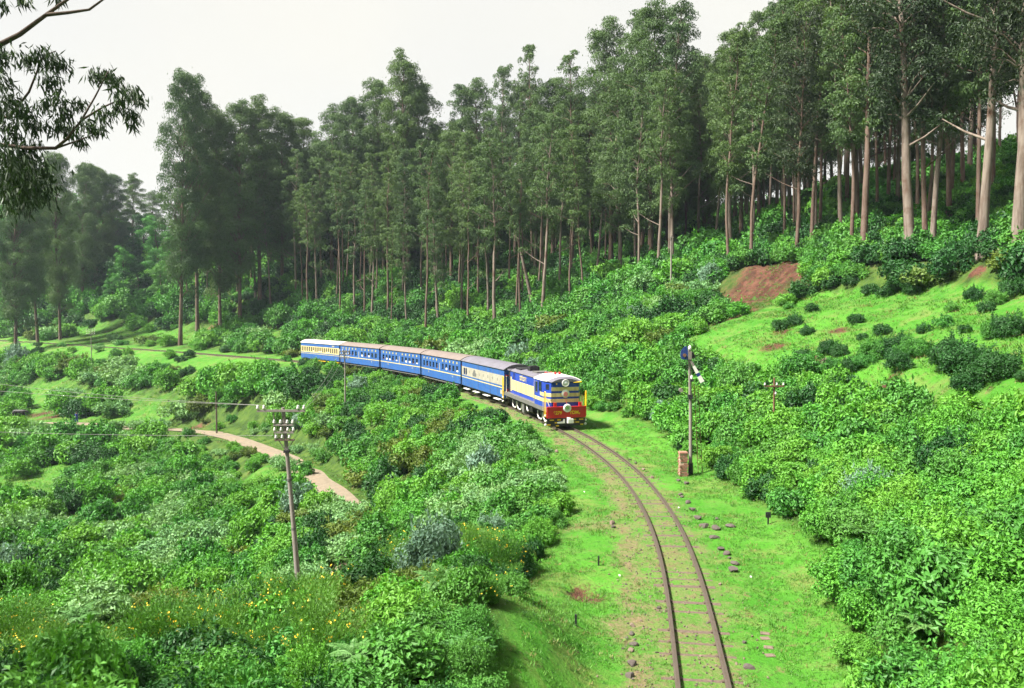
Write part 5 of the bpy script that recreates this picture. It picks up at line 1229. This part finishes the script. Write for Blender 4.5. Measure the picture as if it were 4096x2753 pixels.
mp = spot(303, 1690); mi = int(np.argmin(np.hypot(RP[:, 0] - mp.x, RP[:, 1] - mp.y))); mx_, my_ = RP[mi]; mz = RZ[mi] + .03
# standing figure mid-stride: feet, knees, hips, chest, head, arms
V_ = [(0, 0, .92), (0, 0, 1.12), (0, 0, 1.36), (0, .01, 1.47), (0, .02, 1.57), (0, .02, 1.68), (-.09, 0, .88), (-.10, .10, .50), (-.10, .06, .09), (-.10, .19, .04), (.09, 0, .88), (.10, -.02, .50), (.10, -.18, .10), (.10, -.06, .04),
      (-.19, 0, 1.38), (-.24, -.06, 1.12), (-.24, .04, .88), (-.24, .08, .79), (.19, 0, 1.38), (.24, .05, 1.12), (.23, .14, .90), (.23, .17, .82)]
E_ = [(0, 1), (1, 2), (2, 3), (3, 4), (4, 5), (0, 6), (6, 7), (7, 8), (8, 9), (0, 10), (10, 11), (11, 12), (12, 13), (2, 14), (14, 15), (15, 16), (16, 17), (2, 18), (18, 19), (19, 20), (20, 21)]
R_ = [.15, .14, .15, .06, .085, .085, .10, .075, .05, .04, .10, .075, .05, .04, .07, .05, .04, .035, .07, .05, .04, .035]
per = empty("person", (mx_, my_, mz), math.radians(80)); link("body", skin_body("person_body", V_, E_, R_, M['skin']), per)
cl_ = [0, 1, 2, 14, 15, 18, 19, 6, 7, 8, 10, 11, 12]; mpix = {v: i for i, v in enumerate(cl_)}
ce = [(mpix[a_], mpix[b_]) for a_, b_ in E_ if a_ in mpix and b_ in mpix]
link("clothing", skin_body("person_clothing", [V_[v] for v in cl_], ce, [R_[v] * 1.18 + .012 for v in cl_], M['bluecloth']), per)
MB().lathe([(.0, .115), (.06, .105), (.098, .05), (.103, 0), (.09, -.04)], (0, .005, 1.65), 12).build("hair", M['hair'], per)
tag(per, "person in dark blue clothes walking along the dirt road", "person")
cp_ = spot(75, 1672); cow = empty("cow", (cp_.x, cp_.y, gz(cp_.x, cp_.y)), math.radians(4))
CV = [(-.75, 0, 1.08), (-.25, 0, 1.05), (.35, 0, 1.05), (.78, 0, 1.12), (1.05, 0, 1.18), (1.28, 0, 1.08), (1.55, 0, .90), (-.95, 0, 1.12), (-1.05, 0, .80), (-1.04, 0, .52)]
CE = [(0, 1), (1, 2), (2, 3), (3, 4), (4, 5), (5, 6), (0, 7), (7, 8), (8, 9)]; CR = [(.27, .30), (.32, .36), (.32, .36), (.26, .34), (.17, .22), (.13, .15), (.09, .09), .06, .03, .05]
for sy_, hx in ((-.18, -.78), (.18, -.62)):
    b0 = len(CV); CV += [(hx, sy_, .85), (hx + .10, sy_, .62), (hx - .10, sy_, .36), (hx - .06, sy_, .05)]; CE += [(0, b0), (b0, b0 + 1), (b0 + 1, b0 + 2), (b0 + 2, b0 + 3)]; CR += [.18, .12, .065, .07]
for sy_, hx in ((-.17, .70), (.17, .88)):
    b0 = len(CV); CV += [(hx - .05, sy_, .80), (hx, sy_, .42), (hx - .02, sy_, .05)]; CE += [(3, b0), (b0, b0 + 1), (b0 + 1, b0 + 2)]; CR += [.14, .07, .065]
link("body", skin_body("cow_body", CV, CE, CR, M['cow'], 1), cow)
for s in (-1, 1):
    MB().tube([(1.22, s * .09, 1.18), (1.22, s * .20, 1.26), (1.28, s * .20, 1.38)], [.03, .022, .006], 6).build("horn", M['pale'], cow)
    MB().prism([(1.14, 1.10), (1.20, 1.16), (1.18, 1.06)], 'y', *sorted((s * .10, s * .26))).build("ear", M['cow'], cow)
tag(cow, "black cow standing on the grass beside the dirt road at far left", "cow")

# ------------------------------------------------------------------ loose ballast between and beside the rails
def ballast():
    n = 2800; a_ = rng.uniform(-6, 60, n) ** 1.0; o_ = np.where(rng.random(n) < .55, rng.normal(0, .45, n), rng.normal(-1.3, .4, n)); o_ = np.where(rng.random(n) < .10, rng.normal(1.1, .3, n), o_)
    X = np.interp(a_, TA, TR[:, 0]) + np.interp(a_, TA, TD[:, 1]) * o_; Y = np.interp(a_, TA, TR[:, 1]) - np.interp(a_, TA, TD[:, 0]) * o_
    s_ = rng.uniform(.012, .045, n) * (1 + .4 * (rng.random(n) < .05)); S3 = np.c_[s_ * rng.uniform(.8, 1.4, n), s_, s_ * .7]
    scatter("ballast_stones", "loose ballast stones scattered between and beside the rails", np.c_[X, Y, ground_h(X, Y) + s_ * .2], rng.uniform(0, 6.28, (n, 3)), S3, rng.integers(0, 3, n), [ROCK[0], ROCKP[0], ROCKP[1]])
ballast()

# ------------------------------------------------------------------ passengers at the open windows
M['c0'] = paint("cloth_pink", (.50, .12, .17), rough=.9, wear=.1, scale=8); M['c1'] = paint("cloth_white", (.60, .58, .55), rough=.9, wear=.1, scale=8); M['c2'] = paint("cloth_red", (.42, .03, .03), rough=.9, wear=.1, scale=8)
PV = [(0, -.55, 1.36), (0, -.70, 1.60), (0, -.86, 1.82), (0, -.98, 1.93), (0, -1.10, 2.02), (0, -1.14, 2.14), (-.10, -.62, 1.34), (-.11, -1.02, 1.34), (-.11, -1.00, .96), (.10, -.62, 1.34), (.11, -1.02, 1.34), (.11, -1.00, .96),
      (-.17, -.90, 1.80), (-.23, -1.06, 1.86), (-.17, -1.24, 1.86), (.17, -.90, 1.80), (.23, -1.06, 1.86), (.17, -1.24, 1.86)]
PE = [(0, 1), (1, 2), (2, 3), (3, 4), (4, 5), (0, 6), (6, 7), (7, 8), (0, 9), (9, 10), (10, 11), (2, 12), (12, 13), (13, 14), (2, 15), (15, 16), (16, 17)]
PR = [.15, .14, .13, .06, .085, .085, .10, .075, .05, .10, .075, .05, .06, .045, .035, .06, .045, .035]
pbody = skin_body("passenger_body", PV, PE, PR, M['skin']); cl_ = [0, 1, 2, 12, 13, 15, 16, 6, 7, 9, 10]; mpix = {v: i for i, v in enumerate(cl_)}
ce = [(mpix[a_], mpix[b_]) for a_, b_ in PE if a_ in mpix and b_ in mpix]
pcloth = [skin_body("passenger_clothing", [PV[v] for v in cl_], ce, [PR[v] * 1.15 + .012 for v in cl_], M[f'c{k}']) for k in range(3)]
bpy.context.view_layer.update(); kc = 0
for ci_, (c, riders) in enumerate(COACHES):
    wx = [g + i * 1.06 for g in (-5.2, .96) for i in range(5)]
    for w_ in riders:
        p = c.matrix_world @ Vector((wx[w_], 0, 0)); per = empty("person", tuple(p), c.rotation_euler[2]); link("body", pbody, per); link("clothing", pcloth[kc % 3], per)
        MB().lathe([(.0, .115), (.06, .105), (.098, .05), (.103, 0), (.09, -.04)], (0, -1.10, 2.10), 12).build("hair", M['hair'], per)
        tag(per, f"passenger in {('pink', 'white', 'red')[kc % 3]} leaning at window {ORD[9 - w_]} from the front of the {('first', 'second', 'third')[ci_]} blue coach", "person", "passengers at the coach windows"); kc += 1
# ------------------------------------------------------------------ the air: thin mist hanging in the valley
hm, hn, ho = new_mat("haze_air"); pv = hn.nodes.new("ShaderNodeVolumePrincipled")
pv.inputs['Color'].default_value = (.70, .82, 1.0, 1); pv.inputs['Density'].default_value = 0.00013; pv.inputs['Anisotropy'].default_value = 0.1
hn.links.new(pv.outputs[0], ho.inputs['Volume'])
zlo = float(gH.min()) - 1.5
haze = MB().box(-645, 645, -125, 905, zlo, 78).build("haze", hm); tag(haze, "thin bluish mist in the valley air", None, kind="stuff")
